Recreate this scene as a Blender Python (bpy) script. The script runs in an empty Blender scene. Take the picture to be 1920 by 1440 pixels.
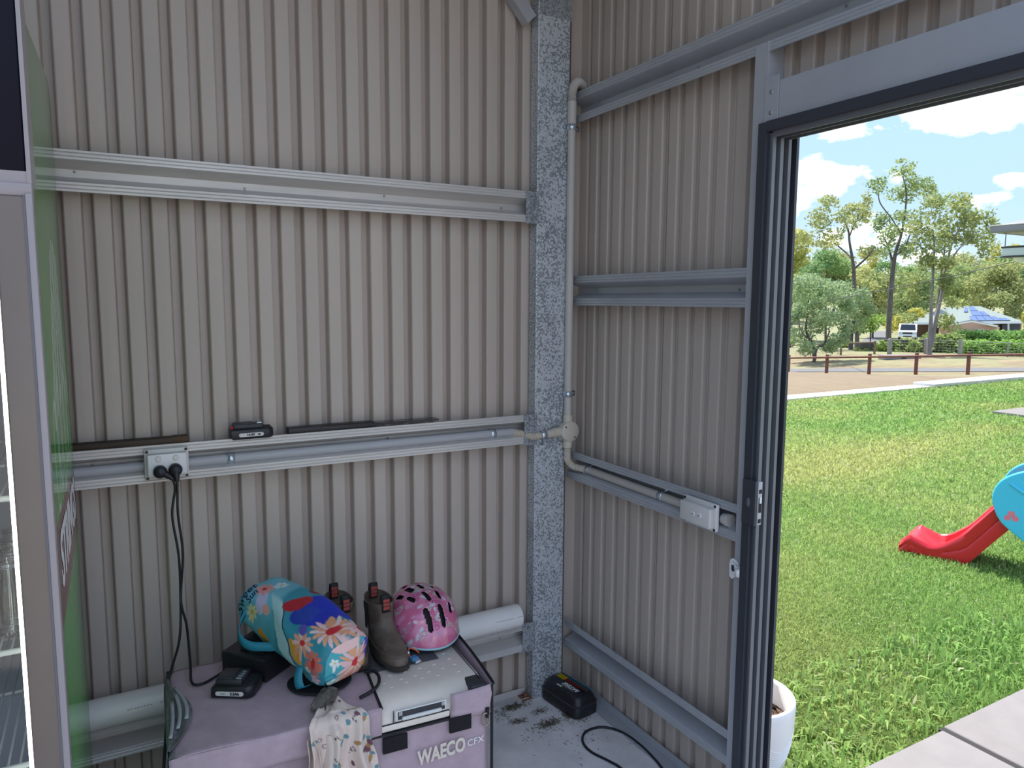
import bpy, bmesh, math, random
import numpy as np
from mathutils import Vector, Matrix
random.seed(7); RNG = np.random.default_rng(11)
PI = math.pi
SC = bpy.context.scene
COL = SC.collection

# ------------------------------------------------------------------ camera
CX, CY, CZ = -1.700, -2.487, 1.628
YAW, PIT, ROL, FPX = math.radians(29.22), math.radians(-6.458), math.radians(0.319), 1361.8
FW = Vector((math.sin(YAW)*math.cos(PIT), math.cos(YAW)*math.cos(PIT), math.sin(PIT)))
R0 = Vector((math.cos(YAW), -math.sin(YAW), 0)); U0 = R0.cross(FW)
RT = R0*math.cos(ROL) + U0*math.sin(ROL); UP = -R0*math.sin(ROL) + U0*math.cos(ROL)
cam_d = bpy.data.cameras.new('camera'); cam = bpy.data.objects.new('camera', cam_d); COL.objects.link(cam)
cam_d.sensor_width = 36; cam_d.lens = FPX/1920*36; cam_d.clip_start = .02; cam_d.clip_end = 6000
cam.matrix_world = Matrix(((RT.x, UP.x, -FW.x, CX), (RT.y, UP.y, -FW.y, CY), (RT.z, UP.z, -FW.z, CZ), (0, 0, 0, 1)))
SC.camera = cam

def ray(px, py):
    return FW + RT*((px-960)/FPX) + UP*((720-py)/FPX)
def at(px, py, dep):                       # the point seen there at a given distance along the view
    return Vector((CX, CY, CZ)) + ray(px, py)*dep

# ------------------------------------------------------------------ light
SC.view_settings.view_transform = 'Standard'; SC.view_settings.look = 'None'
SC.view_settings.exposure = 0.90; SC.view_settings.gamma = 1.0; SC.view_settings.use_curve_mapping = False
SUN_DIR = Vector((.16, .48, .86)).normalized()
sun_d = bpy.data.lights.new('sun', 'SUN'); sun_d.energy = 4.9; sun_d.angle = math.radians(1.2); sun_d.color = (1, .965, .90)
sun = bpy.data.objects.new('sun', sun_d); COL.objects.link(sun); sun.rotation_euler = SUN_DIR.to_track_quat('Z', 'Y').to_euler()
SKY_K = .73

def build_world():
    w = bpy.data.worlds.new('world'); SC.world = w; w.use_nodes = True
    nt = w.node_tree; nt.nodes.clear(); N = nt.nodes.new; L = nt.links.new
    def math_(op, a, b=None, clamp=False):
        n = N('ShaderNodeMath'); n.operation = op; n.use_clamp = clamp
        for i, v in enumerate((a, b)):
            if v is None: continue
            if isinstance(v, (int, float)): n.inputs[i].default_value = v
            else: L(v, n.inputs[i])
        return n.outputs[0]
    def vdot(a, vec):
        n = N('ShaderNodeVectorMath'); n.operation = 'DOT_PRODUCT'; L(a, n.inputs[0]); n.inputs[1].default_value = vec
        return n.outputs['Value']
    tc = N('ShaderNodeTexCoord'); D = tc.outputs['Generated']
    sep = N('ShaderNodeSeparateXYZ'); L(D, sep.inputs[0])
    ramp = N('ShaderNodeValToRGB'); L(sep.outputs['Z'], ramp.inputs[0])
    e = ramp.color_ramp.elements; e[0].position = 0.0; e[0].color = (.60, .72, .84, 1); e[1].position = 1.0; e[1].color = (.20, .42, .86, 1)
    x = e.new(.12); x.color = (.46, .665, .90, 1); x = e.new(.32); x.color = (.41, .63, .92, 1)
    x = e.new(-.0 + .001); x.color = (.60, .72, .84, 1)
    mp = N('ShaderNodeMapping'); L(D, mp.inputs['Vector']); mp.inputs['Scale'].default_value = (1, 1, 1.9)
    nz = N('ShaderNodeTexNoise'); L(mp.outputs[0], nz.inputs['Vector']); nz.inputs['Scale'].default_value = 19; nz.inputs['Detail'].default_value = 7; nz.inputs['Roughness'].default_value = .55
    nb = N('ShaderNodeTexNoise'); L(mp.outputs[0], nb.inputs['Vector']); nb.inputs['Scale'].default_value = 3.2; nb.inputs['Detail'].default_value = 6; nb.inputs['Roughness'].default_value = .5
    nzc = math_('MULTIPLY', math_('SUBTRACT', nz.outputs[0], .5), 2.6)
    cl = None
    for (px, py, wx, wy, cap) in ((1515, 338, 100, 50, 9), (1570, 328, 46, 26, 9), (1850, 205, 140, 48, 9), (1770, 228, 60, 26, 9), (1640, 338, 50, 20, .10), (1868, 377, 45, 18, .10), (1900, 344, 45, 16, .08), (1625, 440, 85, 34, .30), (1560, 245, 90, 22, .12), (1500, 505, 80, 30, .25), (1760, 500, 120, 28, .25)):
        d = ray(px, py).normalized(); t = d.cross(Vector((0, 0, 1))).normalized(); u = t.cross(d).normalized()
        k = 1/FPX*(1/ray(px, py).length)
        du = math_('DIVIDE', math_('SUBTRACT', vdot(D, t), d.dot(t)), wx*k)
        dv = math_('DIVIDE', math_('SUBTRACT', vdot(D, u), d.dot(u)), wy*k)
        r = math_('SQRT', math_('ADD', math_('MULTIPLY', du, du), math_('MULTIPLY', dv, dv)))
        fr = math_('GREATER_THAN', vdot(D, d), .2)
        v = math_('MULTIPLY', math_('MINIMUM', math_('SUBTRACT', 1.0, r), cap), fr)
        v = math_('ADD', v, math_('MULTIPLY', math_('SUBTRACT', fr, 1), 9))
        cl = v if cl is None else math_('MAXIMUM', cl, v)
    gen = math_('MULTIPLY', math_('SUBTRACT', nb.outputs[0], .54), 7)
    cl = math_('MAXIMUM', cl, gen)
    m = math_('MULTIPLY', math_('ADD', math_('SUBTRACT', math_('MINIMUM', cl, .55), .06), nzc), 1.5, clamp=True)
    m = math_('MULTIPLY', m, math_('GREATER_THAN', sep.outputs['Z'], 0.0))
    mix = N('ShaderNodeMixRGB'); L(m, mix.inputs[0]); L(ramp.outputs[0], mix.inputs[1])
    shade = N('ShaderNodeMixRGB'); L(nz.outputs[0], shade.inputs[0]); shade.inputs[1].default_value = (1.12, 1.05, 1.08, 1); shade.inputs[2].default_value = (2.9, 2.7, 2.55, 1)
    L(shade.outputs[0], mix.inputs[2])
    bg = N('ShaderNodeBackground'); L(mix.outputs[0], bg.inputs[0]); bg.inputs[1].default_value = SKY_K
    out = N('ShaderNodeOutputWorld'); L(bg.outputs[0], out.inputs[0])
build_world()
# daylight entering through the shed's open front and through the sliding door: sampling portals only, they add no light
def portal(loc, rot, sx, sy):
    d = bpy.data.lights.new('portal', 'AREA'); d.shape = 'RECTANGLE'; d.size = sx; d.size_y = sy; d.cycles.is_portal = True
    o = bpy.data.objects.new('portal', d); COL.objects.link(o); o.location = loc; o.rotation_euler = rot

# ------------------------------------------------------------------ materials
def mat(name, col=(.5, .5, .5), rough=.6, metal=0., var=0., vscale=8., bump=0., bscale=60., col2=None, stretch=(1, 1, 1), attr=None, spec=.5, coat=0., trans=0., emit=None, estr=0., vdetail=4., sss=0., transl=0., coat_rough=.05):
    m = bpy.data.materials.new(name); m.use_nodes = True; nt = m.node_tree; N = nt.nodes.new; L = nt.links.new
    b = nt.nodes['Principled BSDF']; b.inputs['Roughness'].default_value = rough; b.inputs['Metallic'].default_value = metal
    b.inputs['Base Color'].default_value = (*col, 1); b.inputs['Specular IOR Level'].default_value = spec
    b.inputs['Coat Weight'].default_value = coat; b.inputs['Coat Roughness'].default_value = coat_rough
    b.inputs['Transmission Weight'].default_value = trans
    if emit: b.inputs['Emission Color'].default_value = (*emit, 1); b.inputs['Emission Strength'].default_value = estr
    tc = mp = None
    if var or bump:
        tc = N('ShaderNodeTexCoord'); mp = N('ShaderNodeMapping'); L(tc.outputs['Object'], mp.inputs[0]); mp.inputs['Scale'].default_value = stretch
    src = None
    if attr:
        a = N('ShaderNodeAttribute'); a.attribute_name = attr; src = a.outputs['Color']
        L(src, b.inputs['Base Color'])
    if var:
        n = N('ShaderNodeTexNoise'); L(mp.outputs[0], n.inputs['Vector']); n.inputs['Scale'].default_value = vscale; n.inputs['Detail'].default_value = vdetail; n.inputs['Roughness'].default_value = .62
        r = N('ShaderNodeValToRGB'); L(n.outputs[0], r.inputs[0])
        r.color_ramp.elements[0].position = .32; r.color_ramp.elements[1].position = .68
        c2 = col2 or tuple(min(1, c*(1+var)) for c in col); c1 = col if col2 else tuple(c*(1-var) for c in col)
        if attr:
            r.color_ramp.elements[0].color = (1-var, 1-var, 1-var, 1); r.color_ramp.elements[1].color = (1+var, 1+var, 1+var, 1)
            mx = N('ShaderNodeMixRGB'); mx.blend_type = 'MULTIPLY'; mx.inputs[0].default_value = 1; L(src, mx.inputs[1]); L(r.outputs[0], mx.inputs[2]); L(mx.outputs[0], b.inputs['Base Color'])
        else:
            r.color_ramp.elements[0].color = (*c1, 1); r.color_ramp.elements[1].color = (*c2, 1); L(r.outputs[0], b.inputs['Base Color'])
    if bump:
        n2 = N('ShaderNodeTexNoise'); L(mp.outputs[0], n2.inputs['Vector']); n2.inputs['Scale'].default_value = bscale; n2.inputs['Detail'].default_value = 3
        bp = N('ShaderNodeBump'); bp.inputs['Strength'].default_value = bump; bp.inputs['Distance'].default_value = .002; L(n2.outputs[0], bp.inputs['Height']); L(bp.outputs[0], b.inputs['Normal'])
    if transl:
        out = nt.nodes['Material Output']; t = N('ShaderNodeBsdfTranslucent'); s = N('ShaderNodeMixShader'); s.inputs[0].default_value = transl
        inp = b.inputs['Base Color']
        if inp.is_linked: L(inp.links[0].from_socket, t.inputs[0])
        else: t.inputs[0].default_value = (*col, 1)
        L(b.outputs[0], s.inputs[1]); L(t.outputs[0], s.inputs[2]); L(s.outputs[0], out.inputs['Surface'])
    return m

def galv_mat(name, base, dark, scale=170, amt=.55):
    m = bpy.data.materials.new(name); m.use_nodes = True; nt = m.node_tree; N = nt.nodes.new; L = nt.links.new
    b = nt.nodes['Principled BSDF']; b.inputs['Metallic'].default_value = .35; b.inputs['Roughness'].default_value = .48
    tc = N('ShaderNodeTexCoord')
    v = N('ShaderNodeTexVoronoi'); L(tc.outputs['Object'], v.inputs['Vector']); v.inputs['Scale'].default_value = scale; v.inputs['Randomness'].default_value = 1
    n = N('ShaderNodeTexNoise'); L(tc.outputs['Object'], n.inputs['Vector']); n.inputs['Scale'].default_value = 6; n.inputs['Detail'].default_value = 5
    hs = N('ShaderNodeSeparateColor'); L(v.outputs['Color'], hs.inputs[0])
    n3 = N('ShaderNodeTexNoise'); L(tc.outputs['Object'], n3.inputs['Vector']); n3.inputs['Scale'].default_value = scale*1.5; n3.inputs['Detail'].default_value = 2
    a = N('ShaderNodeMath'); a.operation = 'MULTIPLY_ADD'; L(n.outputs[0], a.inputs[0]); a.inputs[1].default_value = .45; L(n3.outputs[0], a.inputs[2])
    r = N('ShaderNodeValToRGB'); L(a.outputs[0], r.inputs[0])
    r.color_ramp.elements[0].position = .655; r.color_ramp.elements[0].color = (*dark, 1); r.color_ramp.elements[1].position = .745; r.color_ramp.elements[1].color = (*base, 1)
    mx = N('ShaderNodeMixRGB'); mx.blend_type = 'MULTIPLY'; mx.inputs[0].default_value = amt
    L(r.outputs[0], mx.inputs[1]); cr = N('ShaderNodeValToRGB'); L(hs.outputs[0], cr.inputs[0]); cr.color_ramp.elements[0].color = (.62, .62, .65, 1); cr.color_ramp.elements[1].color = (1, 1, 1, 1)
    L(cr.outputs[0], mx.inputs[2]); L(mx.outputs[0], b.inputs['Base Color'])
    return m

M = {}
M['sheet'] = mat('sheet_steel', (.51, .428, .37), .42, .0, .05, 3.0, stretch=(1, 1, .15), spec=.5)
M['galv'] = galv_mat('galvanised', (.68, .70, .725), (.30, .32, .345), 95, .3)
M['galv_plate'] = galv_mat('galvanised_plate', (.48, .50, .52), (.25, .26, .28), 120)
M['girt'] = mat('girt_steel', (.62, .585, .56), .36, .25, .10, 9, stretch=(.25, 1, 3))
M['stud'] = mat('stud_steel', (.45, .455, .48), .42, .2, .05, 6)
M['alu'] = mat('charcoal_aluminium', (.045, .048, .06), .38, .0, spec=.5)
M['alu_light'] = mat('track_aluminium', (.17, .175, .19), .42, .2)
M['screw'] = mat('screw_head', (.35, .36, .38), .4, .7)
M['zinc'] = mat('zinc_clip', (.62, .68, .74), .25, .8, .15, 60)
M['conduit'] = mat('conduit_pvc', (.53, .48, .44), .42, spec=.5)
M['conduit_cream'] = mat('conduit_cream', (.60, .52, .43), .5)
M['conduit_dark'] = mat('faint_print', (.30, .30, .30), .6)
M['pvc'] = mat('pvc_pipe', (.84, .81, .77), .3, 0, .04, 5)
M['switch'] = mat('switch_plate', (.70, .66, .62), .38)
M['switch_w'] = mat('switch_white', (.80, .78, .77), .32)
M['black'] = mat('black_plastic', (.014, .014, .017), .42, 0, .25, 40)
M['blackmatt'] = mat('black_matt', (.010, .010, .012), .7)
M['dark'] = mat('dark_grey_plastic', (.035, .035, .04), .45, 0, .2, 30)
M['rubber'] = mat('cord_rubber', (.010, .011, .014), .5)
M['cover'] = mat('cover_fabric', (.47, .35, .385), .82, 0, .10, 14, .35, 900, spec=.2)
M['cover_in'] = mat('cover_lining', (.03, .03, .035), .8)
M['mesh'] = mat('grey_vent_mesh', (.19, .185, .185), .55, 0, .35, 60, .6, 700, stretch=(1, 1, 6))
M['lid'] = mat('cooler_lid', (.80, .70, .60), .42, 0, .05, 12, .15, 500)
M['lid_light'] = mat('cooler_latch', (.70, .68, .65), .4)
M['panel'] = mat('dark_panel', (.085, .082, .085), .5)
M['velcro'] = mat('velcro', (.010, .009, .010), .95, 0, .4, 300, .5, 900)
M['logo'] = mat('logo_print', (.72, .62, .52), .7)
M['logo_w'] = mat('logo_white', (.82, .80, .78), .6)
M['paint'] = mat('printed_fabric', attr='Col', rough=.5, bump=.25, bscale=260)
M['paintcloth'] = mat('printed_cotton', attr='Col', rough=.9, bump=.4, bscale=700, spec=.1)
M['painthelmet'] = mat('printed_shell', attr='Col', rough=.18, coat=.6)
M['paintgloss'] = mat('gloss_sticker', attr='Col', rough=.12, spec=.025)
M['strap'] = mat('teal_strap', (.02, .22, .30), .6, 0, .1, 200)
M['foam'] = mat('helmet_foam', (.012, .012, .014), .8)
M['lilac'] = mat('helmet_lilac', (.22, .20, .36), .45)
M['teal'] = mat('helmet_teal', (.30, .55, .60), .35)
M['leather'] = mat('brown_leather', (.080, .058, .045), .55, 0, .0, 14, .5, 120, col2=None)
M['leather'] = mat('oiled_leather', (.070, .048, .036), .50, 0, .3, 18, .5, 160, col2=(.16, .118, .09))
M['elastic'] = mat('boot_elastic', (.030, .029, .032), .9, 0, .25, 300, stretch=(1, 1, .05))
M['sole'] = mat('boot_sole', (.035, .028, .024), .7, 0, .2, 40)
M['fuzz'] = mat('crumpled_lining', (.115, .10, .085), .95, 0, .5, 30, .8, 200)
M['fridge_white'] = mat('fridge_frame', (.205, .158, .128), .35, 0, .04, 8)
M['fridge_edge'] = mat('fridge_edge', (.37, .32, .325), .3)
M['gasket'] = mat('gasket', (.16, .15, .17), .6)
M['navy'] = mat('header_navy', (.006, .006, .016), .32, 0, spec=.15)
M['liner'] = mat('fridge_liner', (.34, .35, .38), .4)
M['wire'] = mat('shelf_wire', (.66, .68, .64), .35)
M['led'] = mat('led_tube', (.9, .95, .9), .4, emit=(.93, 1.0, .90), estr=2.5)
M['bottle'] = mat('bottle_glass', (.95, .96, .95), .02, trans=1.0)
M['glass'] = mat('door_glass', (.97, .99, .98), .0, trans=1.0)
M['wood'] = mat('dark_timber', (.055, .035, .022), .7, 0, .5, 20, .3, 80, stretch=(.1, 1, 1))
M['pot'] = mat('white_glaze', (.88, .86, .85), .45)
M['soil'] = mat('bark_soil', (.06, .036, .026), .95, 0, .5, 60, 1.0, 90)
M['bark'] = mat('bark_chip', (.13, .075, .05), .9, 0, .4, 40)
M['roofing'] = mat('dark_roof_lining', (.20, .18, .16), .6)  # unseen lining, toned dark to bounce less light onto the walls
M['floor'] = mat('painted_slab', (.78, .73, .71), .48, 0, .16, 5, .12, 260)
M['edging'] = mat('pale_concrete', (.62, .59, .57), .85, 0, .06, 9, .25, 220)
M['paver'] = mat('concrete_paver', (.205, .186, .183), .85, 0, .06, 9, .25, 220)
M['apron'] = mat('concrete_apron', (.27, .245, .215), .85, 0, .08, 3)
M['joint'] = mat('joint_strip', (.022, .020, .020), .8)
M['red'] = mat('red_plastic', (.66, .018, .030), .32, 0, spec=.5)
M['blue'] = mat('blue_plastic', (.07, .60, .86), .35)
M['pink'] = mat('pink_plastic', (.80, .22, .30), .35)
M['orange'] = mat('orange_plastic', (.72, .12, .03), .4)
M['bluetoy'] = mat('blue_clip', (.05, .22, .42), .35)
M['roofgrey'] = mat('grey_roof', (.20, .20, .25), .5)
M['eave'] = mat('eave_paint', (.22, .22, .25), .5)
M['eavel'] = mat('eave_trim', (.52, .52, .54), .5)
M['white'] = mat('white_paint', (.76, .77, .79), .4)
M['lampglass'] = mat('frosted_glass', (.55, .62, .62), .4)

# ------------------------------------------------------------------ mesh helpers
class B:
    def __init__(s): s.v = []; s.f = []; s.m = []; s.s = []
    def add(s, vs, fs, m=0, sm=False):
        o = len(s.v); s.v += [tuple(x) for x in vs]; s.f += [tuple(i+o for i in f) for f in fs]; s.m += [m]*len(fs); s.s += [sm]*len(fs); return s
    def box(s, a, b, m=0, bev=0., seg=2):
        x0, y0, z0 = (min(a[i], b[i]) for i in range(3)); x1, y1, z1 = (max(a[i], b[i]) for i in range(3))
        if bev <= 0:
            vs = [(x, y, z) for z in (z0, z1) for y in (y0, y1) for x in (x0, x1)]
            return s.add(vs, [(0, 2, 3, 1), (4, 5, 7, 6), (0, 1, 5, 4), (2, 6, 7, 3), (0, 4, 6, 2), (1, 3, 7, 5)], m)
        bm = bmesh.new(); bmesh.ops.create_cube(bm, size=1)
        for v in bm.verts: v.co = Vector(((x0+x1)/2+v.co.x*(x1-x0), (y0+y1)/2+v.co.y*(y1-y0), (z0+z1)/2+v.co.z*(z1-z0)))
        bmesh.ops.bevel(bm, geom=list(bm.edges), offset=min(bev, .49*min(x1-x0, y1-y0, z1-z0)), segments=seg, profile=.5, affect='EDGES')
        bm.verts.index_update(); s.add([v.co[:] for v in bm.verts], [[v.index for v in f.verts] for f in bm.faces], m, True); bm.free(); return s
    def tube(s, pts, r, n=10, m=0, caps=True, sm=True, ell=None):
        P = [Vector(p) for p in pts]; k = len(P); rr = r if isinstance(r, (list, tuple)) else [r]*k
        T = [(P[min(i+1, k-1)]-P[max(i-1, 0)]).normalized() for i in range(k)]
        a = Vector((0, 0, 1)) if abs(T[0].z) < .9 else Vector((1, 0, 0)); nn = (a - T[0]*a.dot(T[0])).normalized(); vs = []
        for i in range(k):
            nn = (nn - T[i]*nn.dot(T[i])).normalized(); bb = T[i].cross(nn)
            for j in range(n):
                t = 2*PI*j/n; vs.append(P[i] + (nn*math.cos(t) + bb*math.sin(t))*rr[i])
        fs = [(i*n+j, i*n+(j+1) % n, (i+1)*n+(j+1) % n, (i+1)*n+j) for i in range(k-1) for j in range(n)]
        s.add(vs, fs, m, sm)
        if caps: o = len(s.v)-k*n; s.f += [tuple(o+j for j in range(n-1, -1, -1)), tuple(o+(k-1)*n+j for j in range(n))]; s.m += [m, m]; s.s += [False, False]
        return s
    def lathe(s, prof, n=24, c=(0, 0, 0), m=0, axis='z', sm=True, cap0=False, cap1=False):
        vs = []
        for (r, h) in prof:
            for j in range(n):
                t = 2*PI*j/n; a, b = r*math.cos(t), r*math.sin(t)
                p = {'z': (a, b, h), 'y': (a, h, b), 'x': (h, a, b)}[axis]; vs.append((p[0]+c[0], p[1]+c[1], p[2]+c[2]))
        k = len(prof); fs = [(i*n+j, i*n+(j+1) % n, (i+1)*n+(j+1) % n, (i+1)*n+j) for i in range(k-1) for j in range(n)]
        s.add(vs, fs, m, sm); o = len(s.v)-k*n
        if cap0: s.f.append(tuple(o+j for j in range(n-1, -1, -1))); s.m.append(m); s.s.append(False)
        if cap1: s.f.append(tuple(o+(k-1)*n+j for j in range(n))); s.m.append(m); s.s.append(False)
        return s
    def prism(s, poly, axis, a, b, m=0, sm=False, caps=True):
        n = len(poly)
        def p(u, v, w): return {'x': (w, u, v), 'y': (u, w, v), 'z': (u, v, w)}[axis]
        vs = [p(u, v, a) for u, v in poly] + [p(u, v, b) for u, v in poly]
        s.add(vs, [(i, (i+1) % n, n+(i+1) % n, n+i) for i in range(n)], m, sm)
        if caps: o = len(s.v)-2*n; s.f += [tuple(o+i for i in range(n-1, -1, -1)), tuple(o+n+i for i in range(n))]; s.m += [m, m]; s.s += [False, False]
        return s
    def loft(s, rings, m=0, sm=True, close=True, cap0=False, cap1=False):
        n = len(rings[0]); k = len(rings); vs = [p for r in rings for p in r]; e = n if close else n-1
        s.add(vs, [(i*n+j, i*n+(j+1) % n, (i+1)*n+(j+1) % n, (i+1)*n+j) for i in range(k-1) for j in range(e)], m, sm); o = len(s.v)-k*n
        if cap0: s.f.append(tuple(o+j for j in range(n-1, -1, -1))); s.m.append(m); s.s.append(sm)
        if cap1: s.f.append(tuple(o+(k-1)*n+j for j in range(n))); s.m.append(m); s.s.append(sm)
        return s
    def xf(s, mtx, i0=0):
        for i in range(i0, len(s.v)): s.v[i] = tuple(mtx @ Vector(s.v[i]))
        return s
    def obj(s, name, mats, parent=None, **kw):
        me = bpy.data.meshes.new(name); me.from_pydata(s.v, [], s.f); me.validate(); me.update()
        for mm in (mats if isinstance(mats, (list, tuple)) else [mats]): me.materials.append(M[mm] if isinstance(mm, str) else mm)
        me.polygons.foreach_set('material_index', s.m); me.polygons.foreach_set('use_smooth', s.s)
        bm = bmesh.new(); bm.from_mesh(me); bmesh.ops.recalc_face_normals(bm, faces=bm.faces); bm.to_mesh(me); bm.free()
        if any(s.s):
            try: me.set_sharp_from_angle(angle=math.radians(50))
            except Exception: pass
        return link(name, me, parent, **kw)

def link(name, me, parent=None, label=None, cat=None, group=None, kind=None, loc=None):
    o = bpy.data.objects.new(name, me); COL.objects.link(o)
    if parent: o.parent = parent
    if loc: o.location = loc
    tag(o, label, cat, group, kind); return o
def tag(o, label=None, cat=None, group=None, kind=None):
    if label: o['label'] = label
    if cat: o['category'] = cat
    if group: o['group'] = group
    if kind: o['kind'] = kind
    return o
def thing(name, label, cat, loc=(0, 0, 0), rz=0, group=None, kind=None):
    o = bpy.data.objects.new(name, None); COL.objects.link(o); o.empty_display_size = .05
    o.location = loc; o.rotation_euler = (0, 0, rz); return tag(o, label, cat, group, kind)
def dup(root, loc=None, rz=None, label=None, parent=None):
    r = root.copy(); COL.objects.link(r)
    if loc is not None: r.location = loc
    if rz is not None: r.rotation_euler = (0, 0, rz)
    if parent: r.parent = parent
    if label: r['label'] = label
    for ch in list(root.children): dup(ch, parent=r)
    return r
def solidify(o, t, off=-1):
    md = o.modifiers.new('solidify', 'SOLIDIFY'); md.thickness = t; md.offset = off; return o
def subsurf(o, n=1):
    md = o.modifiers.new('subsurf', 'SUBSURF'); md.levels = n; md.render_levels = n; return o
def thick(pts, t):
    P = [Vector(p) for p in pts]; out = []
    for i in range(len(P)):
        a = (P[i]-P[max(i-1, 0)]); b = (P[min(i+1, len(P)-1)]-P[i])
        n1 = Vector((-a.y, a.x)).normalized() if a.length else None; n2 = Vector((-b.y, b.x)).normalized() if b.length else None
        n = (n1 or n2) + (n2 or n1); n.normalize(); c = max(.4, n.dot(n1 or n2)); out.append(P[i]+n*t/c)
    return [tuple(p) for p in P] + [tuple(p) for p in reversed(out)]
def text_verts(s, size=1., ext=0., bold=0., sx=1., shear=0., space=1., align='CENTER', res=3):
    c = bpy.data.curves.new('lettering', 'FONT'); c.body = s; c.size = size; c.extrude = ext; c.offset = bold; c.shear = shear; c.space_character = space; c.resolution_u = res
    c.align_x = align; c.align_y = 'CENTER'
    o = bpy.data.objects.new('lettering', c); COL.objects.link(o); bpy.context.view_layer.update()
    dg = bpy.context.evaluated_depsgraph_get(); me = bpy.data.meshes.new_from_object(o.evaluated_get(dg))
    vs = [(v.co.x*sx, v.co.y, v.co.z) for v in me.vertices]; fs = [tuple(p.vertices) for p in me.polygons]
    bpy.data.objects.remove(o); bpy.data.curves.remove(c); bpy.data.meshes.remove(me); return vs, fs
def text(name, s, size, material, parent, o, ux, uy, ext=.0006, **kw):
    vs, fs = text_verts(s, size, ext, **kw); o = Vector(o); ux = Vector(ux).normalized(); uy = Vector(uy).normalized(); un = ux.cross(uy)
    b = B(); b.add([o+ux*x+uy*y+un*(z+ext) for x, y, z in vs], fs); return b.obj(name, material, parent)

# value noise and painting for printed surfaces
_T = np.random.default_rng(5).random((64, 64))
def vn(x, y, s=0):
    x = np.asarray(x, float)+s*17.3; y = np.asarray(y, float)+s*9.1
    i = np.floor(x).astype(int); j = np.floor(y).astype(int); fx = x-i; fy = y-j; fx = fx*fx*(3-2*fx); fy = fy*fy*(3-2*fy)
    g = lambda a, b: _T[a % 64, b % 64]
    return (g(i, j)*(1-fx)+g(i+1, j)*fx)*(1-fy)+(g(i, j+1)*(1-fx)+g(i+1, j+1)*fx)*fy
def fbm(x, y, s=0, o=4):
    t = 0; a = .5
    for k in range(o): t = t+a*vn(np.asarray(x)*2**k, np.asarray(y)*2**k, s+k); a *= .5
    return t/(1-.5**o)
def blend(c, m, col):
    m = np.clip(m, 0, 1)[..., None]; return c*(1-m)+np.asarray(col)*m
def painted(name, P, C, parent, material, closeu=False, sm=True, mask=None, **kw):
    nu, nv = P.shape[:2]; V = P.reshape(-1, 3); Cc = C.reshape(-1, 3)
    idx = np.arange(nu*nv).reshape(nu, nv); eu = nu if closeu else nu-1
    i0 = idx[:eu, :-1]; i1 = np.roll(idx, -1, 0)[:eu, :-1]; i2 = np.roll(idx, -1, 0)[:eu, 1:]; i3 = idx[:eu, 1:]
    F = np.stack([i0, i1, i2, i3], -1).reshape(-1, 4)
    if mask is not None: F = F[(mask.reshape(-1)[F]).all(1)]
    me = bpy.data.meshes.new(name); me.from_pydata(V.tolist(), [], F.tolist()); me.update()
    a = me.color_attributes.new('Col', 'FLOAT_COLOR', 'POINT'); a.data.foreach_set('color', np.hstack([Cc, np.ones((len(Cc), 1))]).astype(np.float32).ravel())
    me.materials.append(M[material]); me.polygons.foreach_set('use_smooth', [sm]*len(me.polygons))
    return link(name, me, parent, **kw)
def flower(c, U, V, u0, v0, R, n, col, centre, rot=0., asp=1., inner=.26, col2=None):
    du = (U-u0)*asp; dv = V-v0; r = np.hypot(du, dv)/R; th = np.arctan2(dv, du)+rot; ph = (th*n/(2*PI)) % 1.0
    edge = .55+.45*np.abs(np.sin(th*n/2)); m = np.clip((edge-r)*14, 0, 1)
    pc = np.where((np.floor(th*n/(2*PI)) % 2)[..., None] == 0, np.asarray(col), np.asarray(col2 if col2 is not None else col))
    gap = np.clip((np.abs(ph-.5)-.44)*40, 0, 1)*np.clip((r-inner)*9, 0, 1)
    m = m*(1-gap*.8); c = c*(1-m[..., None])+pc*m[..., None]
    return blend(c, (inner-r)*20, centre)
def ell(U, V, u0, v0, a, b, rot=0., k=12):
    du = U-u0; dv = V-v0; x = du*math.cos(rot)+dv*math.sin(rot); y = -du*math.sin(rot)+dv*math.cos(rot)
    return np.clip((1-np.sqrt((x/a)**2+(y/b)**2))*k, 0, 1)
def ring(U, V, u0, v0, a, b, rot=0., w=.18):
    return ell(U, V, u0, v0, a, b, rot)*(1-ell(U, V, u0, v0, a*(1-w), b*(1-w), rot))
# ------------------------------------------------------------------ the shed
FRONT = -2.95; LEFT = -4.2; FRONT_X = -.06; DOOR_Y = -2.80; ROOF_Y = -1.40
def st(name, b, m, **kw): return b.obj(name, m, kind='structure', **kw)
st('floor', B().box((LEFT-.1, FRONT, -.16), (.02, .02, 0)), 'floor')

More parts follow.
